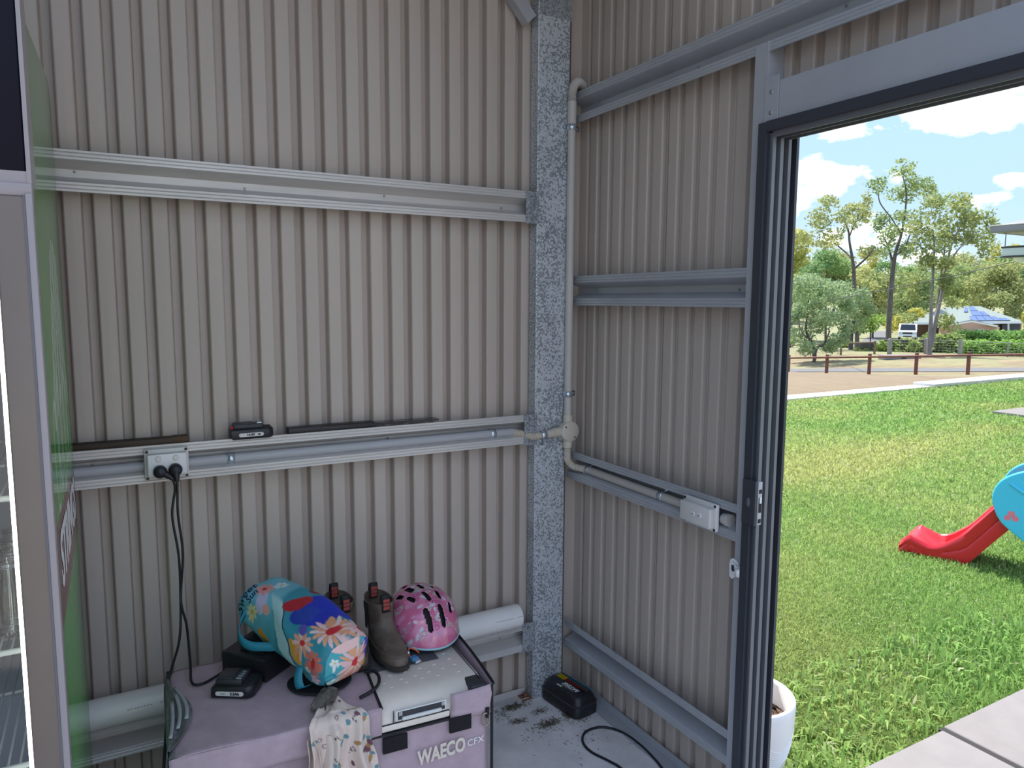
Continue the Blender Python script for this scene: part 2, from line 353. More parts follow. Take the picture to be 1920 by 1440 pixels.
def sheet_profile(a, b, x0, pitch=.076, deep=1.0):
    out = []
    k0 = math.floor((a-x0)/pitch)-1
    for k in range(k0, k0+int((b-a)/pitch)+4):
        xi = x0+pitch*k
        for dx, d in ((-.0475, -.004), (-.0455, -.0012), (-.0425, 0), (-.0235, .0003), (-.0045, 0), (-.0015, -.0012), (-.0005, -.004), (.0022, -.0205), (.0040, -.0225), (.0245, -.0225), (.0263, -.0205)):
            if a <= xi+dx <= b: out.append((xi+dx, d*deep))
    return out
def sheet_wall(name, axis, off, a, b, seams, x0, zr, mt='sheet', deep=1.0):
    """corrugated sheeting, one object per sheet, each lapping over the next"""
    root = thing(name, None, None); root['kind'] = 'structure'
    edges = [a]+[s for s in sorted(seams) if a < s < b]+[b]
    for i in range(len(edges)-1):
        lo, hi = edges[i], edges[i+1]
        pr = sheet_profile(lo-(.03 if i else 0), hi+(.03 if i < len(edges)-2 else 0), x0, .076, deep)
        d0 = .0016 if i % 2 else 0.
        bb = B(); n = len(pr); vs = []
        for z in zr(lo, hi):
            for (u, d) in pr:
                vs.append((u, -(d+d0), z) if axis == 'x' else (-(d+d0), u, z))
        k = len(vs)//n
        bb.add(vs, [(r*n+j, r*n+j+1, (r+1)*n+j+1, (r+1)*n+j) for r in range(k-1) for j in range(n-1)], 0, False)
        o = bb.obj('wall_sheet', mt, root); o.location = (off, 0, 0) if axis == 'y' else (0, off, 0)
    return root
Z2 = lambda lo, hi: (-.06, 3.05)
sheet_wall('wall_back', 'x', 0, LEFT, -.012, [-.637-.762*k for k in range(0, 8)], -1.743, lambda lo, hi: (-.06, 3.45), deep=1.55)
sheet_wall('wall_right', 'y', 0, -1.012, -.012, [-.500], -.0715+.018-.0145+.0, lambda lo, hi: (-.06, 3.05))
sheet_wall('wall_right_over_door', 'y', .0, DOOR_Y, -.955, [-1.262, -2.024, -2.786], -.0715+.0035, lambda lo, hi: (2.13, 3.05))
sheet_wall('wall_right_front', 'y', 0, FRONT, DOOR_Y, [], -.0715+.0035, lambda lo, hi: (-.06, 3.05))
sheet_wall('wall_left', 'y', LEFT, FRONT, -.012, [], 0, lambda lo, hi: (-.06, 3.05))
bpy.data.objects['wall_right_over_door'].name = 'wall_right.001'; bpy.data.objects['wall_right_front'].name = 'wall_right.002'
# corner flashings, roof
st('trim_1', B().box((-.055, -.006, -.04), (0.016, .016, 3.05)).box((-.006, -.055, -.04), (.016, .016, 3.05)), 'sheet')
cb = B(); ym = ROOF_Y  # unseen roof cut short so more sky light reaches the floor
cb.prism([(LEFT-.1, 2.98), (LEFT/2, 3.40), (.12, 2.98), (.12, 3.02), (LEFT/2, 3.44), (LEFT-.1, 3.02)], 'y', ym, .15)
st('ceiling', cb, 'roofing')
# bottom angles where sheeting meets the slab
st('baseboard_back', B().prism(thick([(-.012, .030), (-.016, .004), (-.052, .003), (-.054, .010)], .0018), 'x', LEFT, -.25), 'girt')
st('baseboard_right', B().prism(thick([(-.066, .0025), (-.014, .003), (-.010, .03)], .0018), 'y', -1.0, -.02), 'stud')

# ------------------------------------------------------------------ girts
def girt_poly():
    h = .058
    q = [(.060, h), (.064, h-.001), (.064, .0515), (.0622, .0495), (.064, .0475), (.064, .041), (.0622, .039), (.064, .037), (.064, .0315), (.0615, .0295), (.0105, .0125), (.008, .0105)]
    p = [(d, -z) for d, z in q]+[(d, z) for d, z in reversed(q)]
    return thick(p, .0015)
GP = girt_poly()
def girt(label, axis, a, b, z, group=None, end=None):
    t = thing('wall_girt', label, 'girt', ((a+b)/2, 0, z) if axis == 'x' else (0, (a+b)/2, z)); L2 = (b-a)/2
    bb = B()
    if axis == 'x': bb.prism([(-d, zz) for d, zz in GP], 'x', -L2, L2)
    else: bb.prism([(-d, zz) for d, zz in GP], 'y', -L2, L2)
    bb.obj('channel', 'girt' if axis == 'x' else 'stud', t)
    n = max(2, int((b-a)/.42))
    for k in range(n):
        u = -L2+.11+(2*L2-.22)*k/(n-1); s = B().lathe([(.0001, .0028), (.0032, .0022), (.004, 0)], 8, (0, 0, 0), 0, 'y')
        zz = .005 if k % 2 else -.005
        if axis == 'x': s.xf(Matrix.Translation((u, -.0105, zz)) @ Matrix.Rotation(PI, 4, 'Z'))
        else: s.xf(Matrix.Translation((-.0105, u, zz)) @ Matrix.Rotation(PI/2, 4, 'Z'))
        s.obj('screw', 'screw', t)
    return t
girt('upper galvanised girt on the wall behind the fridge, nothing standing on it', 'x', LEFT+.02, -.255, 1.986)
girt('galvanised girt carrying the grey conduit and power point above the cooler', 'x', LEFT+.02, -.255, 1.1315)
girt('lowest galvanised girt behind the cooler, with the white pipe lying along it', 'x', LEFT+.02, -.255, .277)
girt('topmost grey girt that runs on above the open doorway', 'y', FRONT+.05, -.03, 2.377)
girt('empty grey girt at eye level between corner post and door jamb', 'y', -.990, -.03, 1.673)
girt('grey girt with conduit and data outlet beside the door jamb', 'y', -.990, -.03, .966)
girt('lowest grey girt near the floor beside the bait station', 'y', -.990, -.03, .240)

# ------------------------------------------------------------------ corner post
pt = thing('corner_post', 'spangled galvanised steel post in the corner of the shed', 'post', (-.1685, -.033, 0))
pp = B().prism(thick([(-.058, .018), (-.0685, .018), (-.0685, -.027), (-.0665, -.029), (.0665, -.029), (.0685, -.027), (.0685, .018), (.058, .018)], -.0024), 'z', 0, 2.93)
pp.obj('channel', 'galv', pt)
for z in (1.986, 1.1315, .277):
    g = B().box((-.122, -.0355, z-.062), (-.0685+.004, -.0325, z+.058)).obj('cleat_plate', 'galv_plate', pt)
    for dz in (-.043, .040):
        B().lathe([(.0001, -.042), (.006, -.042), (.0066, -.0405), (.0066, -.0355)], 6, (-.098, 0, z+dz), 0, 'y', False).obj('bolt', 'screw', g)
kb = B().box((-.024, -.030, 0), (.024, .012, .36)).xf(Matrix.Translation((-.098, 0, 2.665)) @ Matrix.Rotation(math.radians(-42), 4, 'Y'))
kb.obj('knee_brace', 'stud', pt)
B().box((-.0675, -.030, 2.688), (.075, -.0315, 2.93)).obj('cap_plate', 'galv_plate', pt)
B().box((-.115, -.026, -.0), (-.0685, .02, .006)).box((-.10, -.012, .006), (-.083, .004, .022), bev=.002).obj('foot_bracket', mat('rusty_foot', (.20, .09, .045), .8, .0, .4, 90), pt)

# ------------------------------------------------------------------ door frame
d1 = thing('door_1', None, None, kind='structure')
B().prism(thick([(-.014, -.957), (-.066, -.957), (-.066, -1.003), (-.004, -1.003)], .0018), 'z', 0.0, 2.345).obj('door_stud', 'stud', d1)
B().box((-.0685, -1.046, 2.112), (-.0662, -1.000, 2.247)).obj('cleat_plate', 'stud', d1)
for z in (2.15, 2.205): B().lathe([(.0001, -.004), (.0045, -.003), (.006, 0)], 8, (0, 0, 0), 0, 'x').xf(Matrix.Translation((-.0685, -1.022, z))).obj('screw', 'screw', d1)
B().prism(thick([(-.004, 2.232), (-.064, 2.232), (-.064, 2.126), (-.004, 2.126)], .0018), 'y', DOOR_Y, -1.016).obj('door_header', 'stud', d1)
def frame_poly():                           # charcoal frame body in (x, depth-into-opening)
    return [(-.076, 0), (.037, 0), (.037, .028), (-.076, .028)]
B().prism([(x, -.988-d) for x, d in frame_poly()], 'z', 0, 2.126).obj('door_jamb', 'alu', d1)
for x0, x1 in ((-.063, -.050), (-.032, -.019), (.001, .012)):
    B().box((x0, -1.016, .02), (x1, -1.031, 2.095)).obj('track_fin', 'alu_light', d1)
B().box((-.068, -1.016, .02), (-.066, -1.024, 2.09)).box((-.05, -1.016, .0), (-.035, -1.0165, 2.09)).obj('frame_lip', 'alu', d1)
B().box((.030, -1.016, .0), (.040, -1.034, 2.1)).obj('outer_lip', 'alu', d1)
B().prism([(x, 2.128-d) for x, d in frame_poly()], 'y', DOOR_Y, -1.016).obj('door_head', 'alu', d1)
for x0, x1 in ((-.063, -.059), (-.032, -.028), (.001, .006)):
    B().box((x0, DOOR_Y+.02, 2.100), (x1, -1.03, 2.084)).obj('head_fin', 'alu_light', d1)
B().box((-.076, DOOR_Y, 0), (.037, DOOR_Y-.028, 2.126)).obj('door_jamb', 'alu', d1)
B().box((-.076, DOOR_Y, -.03), (.06, -1.016, .012)).box((-.05, DOOR_Y, .012), (-.046, -1.016, .026)).box((.0, DOOR_Y, .012), (.004, -1.016, .026)).obj('door_sill', 'alu', d1)
# the sliding leaf, pushed back to the far side of the opening
lf = B().box((-.028, DOOR_Y+.01, .03), (.002, DOOR_Y+.06, 2.09)).box((-.028, DOOR_Y+.58, .03), (.002, DOOR_Y+.65, 2.09)).box((-.028, DOOR_Y+.06, .03), (.002, DOOR_Y+.58, .10)).box((-.028, DOOR_Y+.06, 2.03), (.002, DOOR_Y+.58, 2.09)).obj('sliding_leaf', 'alu', d1)
B().box((-.016, DOOR_Y+.06, .10), (-.010, DOOR_Y+.58, 2.03)).obj('pane', 'glass', lf)
sk = thing('strike_plate', 'charcoal lock keeper with slotted grey face on the door jamb', 'lock', (-.080, -1.016, 1.05))
B().box((-.006, -.028, -.066), (.004, .022, .066), bev=.002).obj('body', 'alu', sk)
fp = B().box((.004, -.030, -.064), (.020, -.0165, .064), bev=.001).obj('face_plate', 'stud', sk)
for z, h in ((.036, .006), (-.005, .022), (-.052, .006)): B().box((.006, -.0305, z-h), (.018, -.0295, z+h)).obj('slot', 'blackmatt', fp)
B().box((.008, -.034, .001), (.015, -.0302, .020), bev=.001).obj('latch_block', 'switch_w', fp)
B().lathe([(.0001, -.0075), (.009, -.0068), (.011, -.006)], 16, (0, -.004, 0), 0, 'x').xf(Matrix.Diagonal((1, .55, 1.25, 1))).obj('cover_cap', 'alu_light', sk)

# white plastic keeper hung on the stud
sp = thing('white_tag', 'small white plastic loop tag stuck on the door stud', 'tag', (-.0675, -.963, .832))
def yz(pts, n=0): return [(-y*.0, y, z) for y, z in pts]
out = [(.020, -.034), (.010, -.040), (-.002, -.030), (-.006, -.024), (-.024, -.030), (-.026, -.006), (-.018, .008), (-.006, .022), (.008, .026), (.018, .020), (.022, .004)]
hole = [(.012, .004), (.004, .006), (.000, -.010), (.006, -.016), (.012, -.010)]
b = B(); nn = len(out)
b.prism([(y, z) for y, z in out], 'x', -.003, -.0008)
b.obj('plate', 'switch_w', sp)
B().prism(hole, 'x', -.0045, -.0031).obj('hole', 'dark', sp)
B().loft([[(-.003-.010*math.sin(PI*k/8), -.003-.024*k/8, -.004+dz) for dz in (-.020, .004)] for k in range(9)], close=False).obj('strap', 'switch_w', sp)
solidify(bpy.data.objects[sp.children[-1].name], .0015)
text('lettering', '11 CLIX', .008, 'black', sp, (-.0031, -.004, .011), (0, -1, -.35), (0, -.35, 1), .0002)

# ------------------------------------------------------------------ conduits
def arc(c, r, a0, a1, u, v, n=8):
    c = Vector(c); u = Vector(u); v = Vector(v)
    return [c+u*r*math.cos(a0+(a1-a0)*k/n)+v*r*math.sin(a0+(a1-a0)*k/n) for k in range(n+1)]
def smooth(pts, n=6):
    P = [Vector(p) for p in pts]; P = [P[0]*2-P[1]]+P+[P[-1]*2-P[-2]]; out = []
    for i in range(1, len(P)-2):
        for k in range(n):
            t = k/n; a, b_, c, d = P[i-1], P[i], P[i+1], P[i+2]
            out.append(.5*((2*b_)+(-a+c)*t+(2*a-5*b_+4*c-d)*t*t+(-a+3*b_-3*c+d)*t**3))
    return out+[P[-2]]
def flex(pts, r, step=.0062):
    P = smooth(pts, 40); L = [0]
    for i in range(1, len(P)): L.append(L[-1]+(P[i]-P[i-1]).length)
    n = int(L[-1]/step)*2; out = []; rr = []; j = 0
    for k in range(n+1):
        s = L[-1]*k/n
        while j < len(L)-2 and L[j+1] < s: j += 1
        t = (s-L[j])/max(1e-9, L[j+1]-L[j]); out.append(P[j].lerp(P[j+1], t)); rr.append(r if k % 2 else r*.80)
    return out, rr
CR = .0155
# riser on the post
rs = thing('conduit_riser', 'vertical grey conduit on the corner post with a bend at the top girt', 'conduit', (-.097, -.080, 1.15))
b = B(); b.tube([(0, 0, .02), (0, 0, 1.235)], CR, 14).obj('pipe', 'conduit', rs)
bp = [(0, 0, 1.225)]+arc((.055, .030, 1.262), .0626, PI, PI/2, (.88, .48, 0), (0, 0, 1), 8)+[(.085, .05, 1.322)]
pts, rr = flex([Vector(p) for p in bp], CR+.002, .005); B().tube(pts, rr, 12).obj('bend', 'conduit', rs)
B().tube([(0, 0, 1.15), (0, 0, 1.24)], CR+.0022, 14).obj('collar', 'conduit', rs)
# junction box
jb = thing('junction_box', 'round cream junction box on the corner post', 'junction box', (-.096, -.064, 1.113))
B().lathe([(.036, .0), (.036, -.030), (.041, -.030), (.041, -.036), (.039, -.038), (.0001, -.038)], 28, (0, 0, 0), 0, 'y').obj('body', 'conduit_cream', jb)
for x, z in ((-.022, .020), (.020, -.024)): B().lathe([(.0001, -.0384), (.0035, -.0384), (.0035, -.037)], 10, (x, 0, z), 0, 'y').obj('screw', 'black', jb)
for a, bb_ in (((0, -.016, .030), (0, -.016, .066)), ((0, -.016, -.030), (0, -.016, -.066)), ((-.03, -.016, 0), (-.070, -.016, -.002))):
    B().tube([a, bb_], CR+.0035, 14).obj('spout', 'conduit_cream', jb)
# flexible leads
f1 = thing('flexible_conduit', 'ribbed cream conduit between the junction box and the long conduit', 'conduit', (-.166, -.08, 1.11))
pts, rr = flex([(0, 0, 0), (-.045, .002, -.004), (-.09, .012, -.008), (-.13, .030, .004), (-.165, .042, .010), (-.18, .042, .010)], CR); B().tube(pts, rr, 12).obj('ribbed_tube', 'conduit_cream', f1)
B().tube([(0.005, 0, 0), (-.03, .0, -.002)], CR+.001, 12).obj('end_sleeve', 'conduit_cream', f1)
f2 = thing('flexible_conduit', 'ribbed cream conduit curving down from the junction box to the lower girt', 'conduit', (-.096, -.08, 1.047))
pts, rr = flex([(0, 0, 0), (-.002, -.003, -.03), (.002, -.002, -.055), (.020, -.012, -.078), (.045, -.030, -.086), (.058, -.055, -.087)], CR); B().tube(pts, rr, 12).obj('ribbed_tube', 'conduit_cream', f2)
B().tube([(.054, -.048, -.087), (.063, -.068, -.087)], CR+.002, 12).obj('end_sleeve', 'conduit_cream', f2)
tag(B().tube([(-2.6, -.038, 1.121), (-.325, -.038, 1.121)], CR+.0005, 14).obj('conduit_pipe', mat('conduit_grey', (.43, .42, .43), .38)), 'long horizontal grey conduit lying in the girt either side of the power point', 'conduit')
tag(B().tube([(-.038, -.130, .960), (-.038, -.735, .957)], CR, 14).obj('conduit_pipe', 'conduit'), 'straight grey conduit in the girt leading to the data outlet', 'conduit')
# saddles
def saddle(label, loc, axis, sgn=1, lay='up'):
    """half saddle: a band over the conduit and a screwed tab; axis = run of the conduit, lay = direction of the tab"""
    t = thing('saddle_clip', label, 'clip', loc, 0, None)
    w = .011; rb = CR+.002
    A = {'x': Vector((1, 0, 0)), 'y': Vector((0, 1, 0)), 'z': Vector((0, 0, 1))}[axis]
    F = Vector((0, -1, 0)) if axis != 'y' else Vector((-1, 0, 0)); T = A.cross(F)*sgn
    path = [F*-.010-T*rb]+[(F*math.sin(a)-T*math.cos(a))*rb for a in [PI*k/8 for k in range(9)]]+[T*rb-F*.012, T*(rb+.006)-F*.0145, T*(rb+.026)-F*.0145]
    b = B(); b.loft([[p-A*w, p+A*w] for p in path], close=False); o = b.obj('band', 'zinc', t); solidify(o, .0014, 0)
    q = T*(rb+.017)-F*.0135
    s = B().lathe([(.0001, .0035), (.004, .0025), (.0045, 0)], 8, (0, 0, 0), 0, 'z', False); s.xf(Matrix.Translation(q) @ F.to_track_quat('Z', 'Y').to_matrix().to_4x4()); s.obj('screw', 'screw', t)
saddle('shiny saddle clip on the riser just under the top girt', (-.097, -.0795, 2.295), 'z', 1)
saddle('shiny saddle clip on the riser above the junction box', (-.097, -.0795, 1.263), 'z', 1)
saddle('saddle clip holding ribbed conduit to the post beside the junction box', (-.212, -.079, 1.106), 'x', 1)
saddle('saddle clip on the long conduit close to the corner post', (-.417, -.038, 1.121), 'x', 1)
saddle('saddle clip on the long conduit between power point and battery', (-1.368, -.038, 1.121), 'x', 1)
saddle('saddle clip next to the ribbed bend on the lower conduit', (-.038, -.150, .960), 'y', 1)
saddle('saddle clip beside the white data outlet box', (-.038, -.590, .9577), 'y', 1)
# ------------------------------------------------------------------ outlets, plugs and cords
def outlet(name, label, cat, loc, rz, w, h):
    t = thing(name, label, cat, loc, rz)
    b = B().box((-w/2, -.004, -h/2), (w/2, -.018, h/2), bev=.004).obj('mounting_block', 'switch', t)
    p = B().box((-w/2+.006, -.016, -h/2+.012), (w/2-.006, -.040, h/2-.012), bev=.005).obj('face_plate', 'switch', t)
    for sx in (-1, 1):
        for sz in (-1, 1): B().lathe([(.0001, -.0188), (.0045, -.0188), (.0045, -.017)], 10, (sx*(w/2-.0075), 0, sz*(h/2-.0065)), 0, 'y').obj('screw_recess', 'black', b)
    return t, p
po, pp_ = outlet('power_point', 'cream double power point in the girt with two black plugs', 'power point', (-1.5565, -.064, 1.1325), 0, .123, .094)
B().box((-.052, -.0395, -.028), (.052, -.0415, .034), bev=.001).obj('socket_plate', 'switch_w', po)
for x in (-.024, .024):
    r = B().lathe([(.0001, -.0455), (.0075, -.0452), (.0085, -.0435), (.0085, -.041)], 18, (x, 0, .021), 0, 'y').obj('rocker_switch', 'switch', po)
dt, dp = outlet('data_outlet', 'white data outlet box with two sockets on the girt beside the door', 'data outlet', (-.064, -.8175, .964), -PI/2, .148, .088)
for x in (-.006, .022):
    k = B().box((x-.009, -.0395, -.004), (x+.009, -.0425, .008), bev=.001).obj('socket_cover', 'switch_w', dt)
    B().box((x-.004, -.0430, -.001), (x+.005, -.0421, .003)).obj('slot', 'conduit_dark', k)
B().tube([(.070, .018, -.004), (.098, .018, -.004)], .018, 16).tube([(.084, .018, -.004), (.100, .018, -.004)], .0205, 16).obj('gland', 'conduit', dt)

def plug_cord(label, px, pz, path, tail):
    t = thing('power_lead', label, 'cord', (px, -.106, pz))
    g = B().lathe([(.019, .0), (.0195, -.010), (.0175, -.020), (.012, -.026), (.0001, -.027)], 20, (0, 0, 0), 0, 'y', cap0=True).obj('plug', 'black', t)
    n = B().tube(tail, [.011, .0085, .006], 10).obj('strain_relief', 'black', t)
    P = smooth([tuple(Vector(p)-Vector((px, -.106, pz))) for p in path], 7)
    B().tube(P, .0036, 8).obj('cable', 'rubber', t)
    return t
plug_cord('black cord from the lower plug that drops behind the end of the cooler', -1.578, 1.116,
          [(-1.545, -.126, 1.092), (-1.541, -.126, 1.06), (-1.552, -.128, .98), (-1.540, -.13, .86), (-1.540, -.135, .74), (-1.552, -.19, .62), (-1.590, -.30, .555), (-1.612, -.43, .47), (-1.628, -.50, .36), (-1.634, -.50, .20), (-1.630, -.47, .06), (-1.60, -.40, .0045), (-1.50, -.22, .0045)],
          [(.012, -.014, -.006), (.026, -.018, -.016), (.033, -.020, -.024)])
plug_cord('black cord from the upper plug leading across the cooler to the charger', -1.536, 1.118,
          [(-1.534, -.130, 1.085), (-1.535, -.130, 1.05), (-1.536, -.13, .98), (-1.528, -.13, .86), (-1.540, -.14, .72), (-1.532, -.20, .66), (-1.535, -.31, .600), (-1.540, -.395, .577), (-1.515, -.41, .5735), (-1.475, -.385, .5735), (-1.445, -.37, .580), (-1.425, -.352, .588)],
          [(.0, -.018, -.008), (.001, -.023, -.020), (.002, -.024, -.033)])

# ------------------------------------------------------------------ things on the girts
def battery(label, loc, rz, word, L=.112, W=.078, sub=''):
    t = thing('battery_pack', label, 'battery', loc, rz)
    # base: stadium nose at the +x end
    def outline(g, n=8):
        p = [(-L/2+g, -W/2+g), (L/2-.022, -W/2+g)]+[(L/2-.022+(.022-g)*math.sin(a), -W/2+.022-(.022-g)*math.cos(a)) for a in [PI/2*k/n for k in range(1, n+1)]]
        q = [(x, -y) for x, y in reversed(p[1:])]; return p+q+[(-L/2+g, W/2-g)]
    rings = [[(x, y, z) for x, y in outline(g)] for g, z in ((.004, .0), (0, .004), (0, .028), (.003, .032), (.006, .034))]
    b = B().loft(rings, 0, True, cap0=True, cap1=True).obj('shell', 'black', t)
    r = B().box((-L/2+.008, -W/2+.010, .033), (L/2-.034, W/2-.010, .047), bev=.002).box((-L/2+.012, -W/2+.014, .046), (L/2-.06, W/2-.014, .050), bev=.001).obj('slide_rail', 'dark', t)
    for k in range(4): B().box((L/2-.05+k*.001, -W/2+.016+k*.012, .0475), (L/2-.036, -W/2+.020+k*.012, .0505)).obj('terminal', 'zinc', r)
    B().box((-L/2+.001, W/2-.045, .030), (-L/2+.010, W/2-.012, .040), bev=.002).obj('release_button', 'red', t)
    gr = B()
    for k in range(6): gr.box((L/2-.030+k*.0042, -W/2+.018, .0325), (L/2-.028+k*.0042, W/2-.018, .0365))
    gr.obj('grip_rib', 'dark', t)
    lb = B().prism([(-.040+.006-.006*math.cos(a), .0145+.006*math.sin(a)) for a in [PI/2+PI*k/8 for k in range(9)][::-1]] and [( -.038-.006*math.sin(PI*k/8), .0145+.006*math.cos(PI*k/8)) for k in range(9)]+[(.026+.006*math.sin(PI*k/8), .0145-.006*math.cos(PI*k/8)) for k in range(9)], 'y', -W/2-.0012, -W/2+.001).obj('label_strip', 'switch', t)
    text('lettering', word, .0105, 'black', lb, (.008 if sub else -.008, -W/2-.0013, .0145), (1, 0, 0), (0, 0, 1), .0002, bold=.0006)
    if sub: text('lettering', sub, .0062, 'black', lb, (-.024, -W/2-.0013, .0143), (1, 0, 0), (0, 0, 1), .0002)
    else: B().box((.014, -W/2-.0016, .0118), (.022, -W/2-.001, .0172)).obj('print_block', 'black', lb)
    return t
battery('black 14.4V battery pack standing on the girt above the conduit', (-1.302, -.045, 1.186), .0, '14.4V', .130, .066)
tb = thing('tool_case', 'long flat black case lying along the girt beside the battery pack', 'case', (-.92, -.034, 1.186))
B().box((-.268, -.022, 0), (.03, .022, .021), bev=.003).obj('body', 'black', tb)
B().prism([(-.16, .010), (.272, .008), (.272, .0145), (-.16, .020)], 'y', -.024, .016).obj('lid', mat('glossy_black', (.012, .01, .02), .2), tb)
wd = thing('timber_offcut', 'dark brown timber offcut lying on the girt beside the fridge', 'timber', (-1.66, -.032, 1.186))
B().box((-.165, -.018, 0), (.168, .022, .020), bev=.002).obj('plank', 'wood', wd); B().box((.125, -.0185, .001), (.169, .0225, .0215), bev=.002).obj('raw_end', mat('raw_timber', (.10, .055, .03), .8), wd)
pv = thing('pvc_pipe', 'long white plastic drain pipe lying on the lowest girt behind the cooler', 'pipe', (-1.0, -.062, .331+.0455))
B().lathe([(.0415, -1.6), (.0455, -1.6), (.0455, .690), (.0440, .691), (.0405, .691), (.0405, .60)], 32, (0, 0, 0), 0, 'x').obj('tube', 'pvc', pv)
for x0, n in ((.57, 9), (.665, 3), (-.70, 8), (-.61, 5)):          # the maker's line of faint print, too small to read
    g = B()
    for k in range(n): g.tube([(x0+.009*k, -.0455*math.cos(.30), .0455*math.sin(.30)), (x0+.006+.009*k, -.0455*math.cos(.30), .0455*math.sin(.30))], .0011, 5)
    g.obj('printed_line', 'conduit_dark', pv)

# ------------------------------------------------------------------ display fridge
XF = -1.797
fr = thing('display_fridge', 'tall glass-door drinks fridge with a green grass side and navy header', 'fridge', (-2.13, -.53, 0))
def L_(x, y, z): return (x+2.13, y+.53, z)
b = B()
b.box(L_(XF-.672, -.945, .10), L_(XF-.640, -.12, 2.10)).box(L_(XF-.032, -.945, .10), L_(XF-.002, -.12, 2.10)).box(L_(XF-.64, -.16, .10), L_(XF-.032, -.12, 2.10))
b.box(L_(XF-.64, -.945, .10), L_(XF-.032, -.16, .26)).box(L_(XF-.64, -.945, 1.80), L_(XF-.032, -.16, 2.10)).box(L_(XF-.62, -.90, 2.10), L_(XF-.012, -.14, 2.17))
b.obj('cabinet', 'liner', fr)
for x in (-.60, -.08):
    for y in (-.88, -.2): B().lathe([(.02, 0), (.025, .02), (.012, .03), (.012, .10)], 12, L_(XF+x, y, 0), 0, 'z', cap0=True).obj('foot', 'black', fr)
# printed side sheet: grass, a seed-head drawing and a brown-red banner
NY, NZ = 150, 420
yy = np.linspace(-.944, -.121, NY)[:, None]*np.ones((1, NZ)); s = np.linspace(0, 1, NZ)[None, :]*np.ones((NY, 1))
ztop = 2.112+.085*((yy+.944)/.823)-.05*np.clip((yy+.25)/.13, 0, 1)**2
zz = .10+s*(ztop-.10)
P = np.stack([np.full_like(yy, XF+2.13-.0005), yy+.53, zz], -1)
g = fbm(yy*16, zz*2.2, 1, 5); g2 = fbm(yy*60, zz*7, 4, 3); g3 = fbm(yy*3.0, zz*2.6, 9, 3)
C = np.zeros((NY, NZ, 3)); C[:] = (.11, .34, .085)
C = blend(C, (g-.45)*4, (.06, .46, .06)); C = blend(C, (g2-.55)*3, (.22, .56, .11)); C = blend(C, (g3-.52)*4, (.13, .27, .13))
C = blend(C, np.clip((zz-1.55)*1.6, 0, .65)*(g3 > .0), (.16, .27, .145))
W_ = (.66, .75, .66)
for k in range(7):                                         # seed head: fans of pointed ovals
    z0 = 1.40+.052*k; n = 6 if k < 5 else 4
    for j in range(n):
        a = (j-(n-1)/2)/(n/2)
        m = ell(yy, zz, -.50+a*(.30-.028*k), z0+.03-.05*abs(a), .030, .034, a*-.5)
        C = blend(C, m*.62, W_)
for j in range(5):
    C = blend(C, ring(yy, zz, -.52+.13*(j-2), 1.31+.03*(j % 2), .062, .13, 0, .22)*.7, W_)
for j in range(4):
    C = blend(C, (np.abs(yy+.5-.10*(j-1.5)-.12*(zz-1.1)*(j-1.5)) < .006)*(zz > .98)*(zz < 1.33)*.7, (.6, .75, .45))
band = ((zz > 1.005-.03*(yy+.9)) & (zz < 1.205-.05*(yy+.9))).astype(float)
C = blend(C, band, (.20, .055, .05)); C = blend(C, band*np.clip((g3-.45)*4, 0, .7), (.34, .10, .09))
painted('side_print', P, C, fr, 'paintgloss', sm=False)
text('lettering', 'STRINGS', .150, 'logo_w', fr, L_(XF+.0003, -.535, 1.100), (0, 1, -.04), (0, .04, 1), .0003, sx=1.16, bold=.004)
# door: frame, gasket, pane, lit edge strip
dr = B()
X0, X1 = XF-.668, XF
for a, c in (((X0, -.955, .26), (X0+.055, -1.0, 1.80)), ((X1-.055, -.955, .26), (X1, -1.0, 1.80)), ((X0+.055, -.955, 1.735), (X1-.055, -1.0, 1.80)), ((X0+.055, -.955, .26), (X1-.055, -1.0, .33))):
    dr.box(L_(*a), L_(*c), bev=.004)
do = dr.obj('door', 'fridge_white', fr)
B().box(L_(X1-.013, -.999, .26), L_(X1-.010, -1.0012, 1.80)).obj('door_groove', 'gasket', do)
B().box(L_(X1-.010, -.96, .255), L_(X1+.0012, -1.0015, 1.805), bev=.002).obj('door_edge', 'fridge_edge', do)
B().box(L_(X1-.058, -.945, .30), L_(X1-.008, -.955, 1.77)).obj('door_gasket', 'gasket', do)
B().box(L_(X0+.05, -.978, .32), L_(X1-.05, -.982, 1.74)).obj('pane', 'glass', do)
B().box(L_(X1-.068, -.93, .30), L_(X1-.052, -.935, 1.76)).obj('light_strip', 'led', fr)
# header sign
hd = B().box(L_(X0, -.90, 1.84), L_(X1-.006, -.985, 2.60), bev=.003).obj('header_sign', 'navy', fr)
B().box(L_(X1-.006, -.89, 1.822), L_(X1+.0005, -.99, 2.60)).box(L_(X0, -.98, 1.822), L_(X1, -.988, 1.842)).obj('header_edge', 'fridge_edge', hd)
B().box(L_(X0, -.95, 1.800), L_(X1+.001, -.995, 1.822), bev=.002).obj('header_trim', 'fridge_edge', fr)
B().box(L_(X1-.04, -.99, 1.792), L_(X1, -.955, 1.800)).obj('hinge', 'gasket', fr)
# wire shelves
for z in (.72, .955, 1.255, 1.50):
    sh = B(); sh.tube([L_(X0+.04, -.86, z), L_(X1-.04, -.86, z)], .006, 8).tube([L_(X0+.04, -.20, z), L_(X1-.04, -.20, z)], .004, 8).tube([L_(X0+.04, -.53, z), L_(X1-.04, -.53, z)], .004, 8)
    so = sh.obj('shelf', 'wire', fr)
    w = B()
    for k in range(30): w.tube([L_(X0+.045+.0197*k, -.86, z+.004), L_(X0+.045+.0197*k, -.20, z+.004)], .0022, 6)
    w.obj('shelf_wires', 'wire', so)
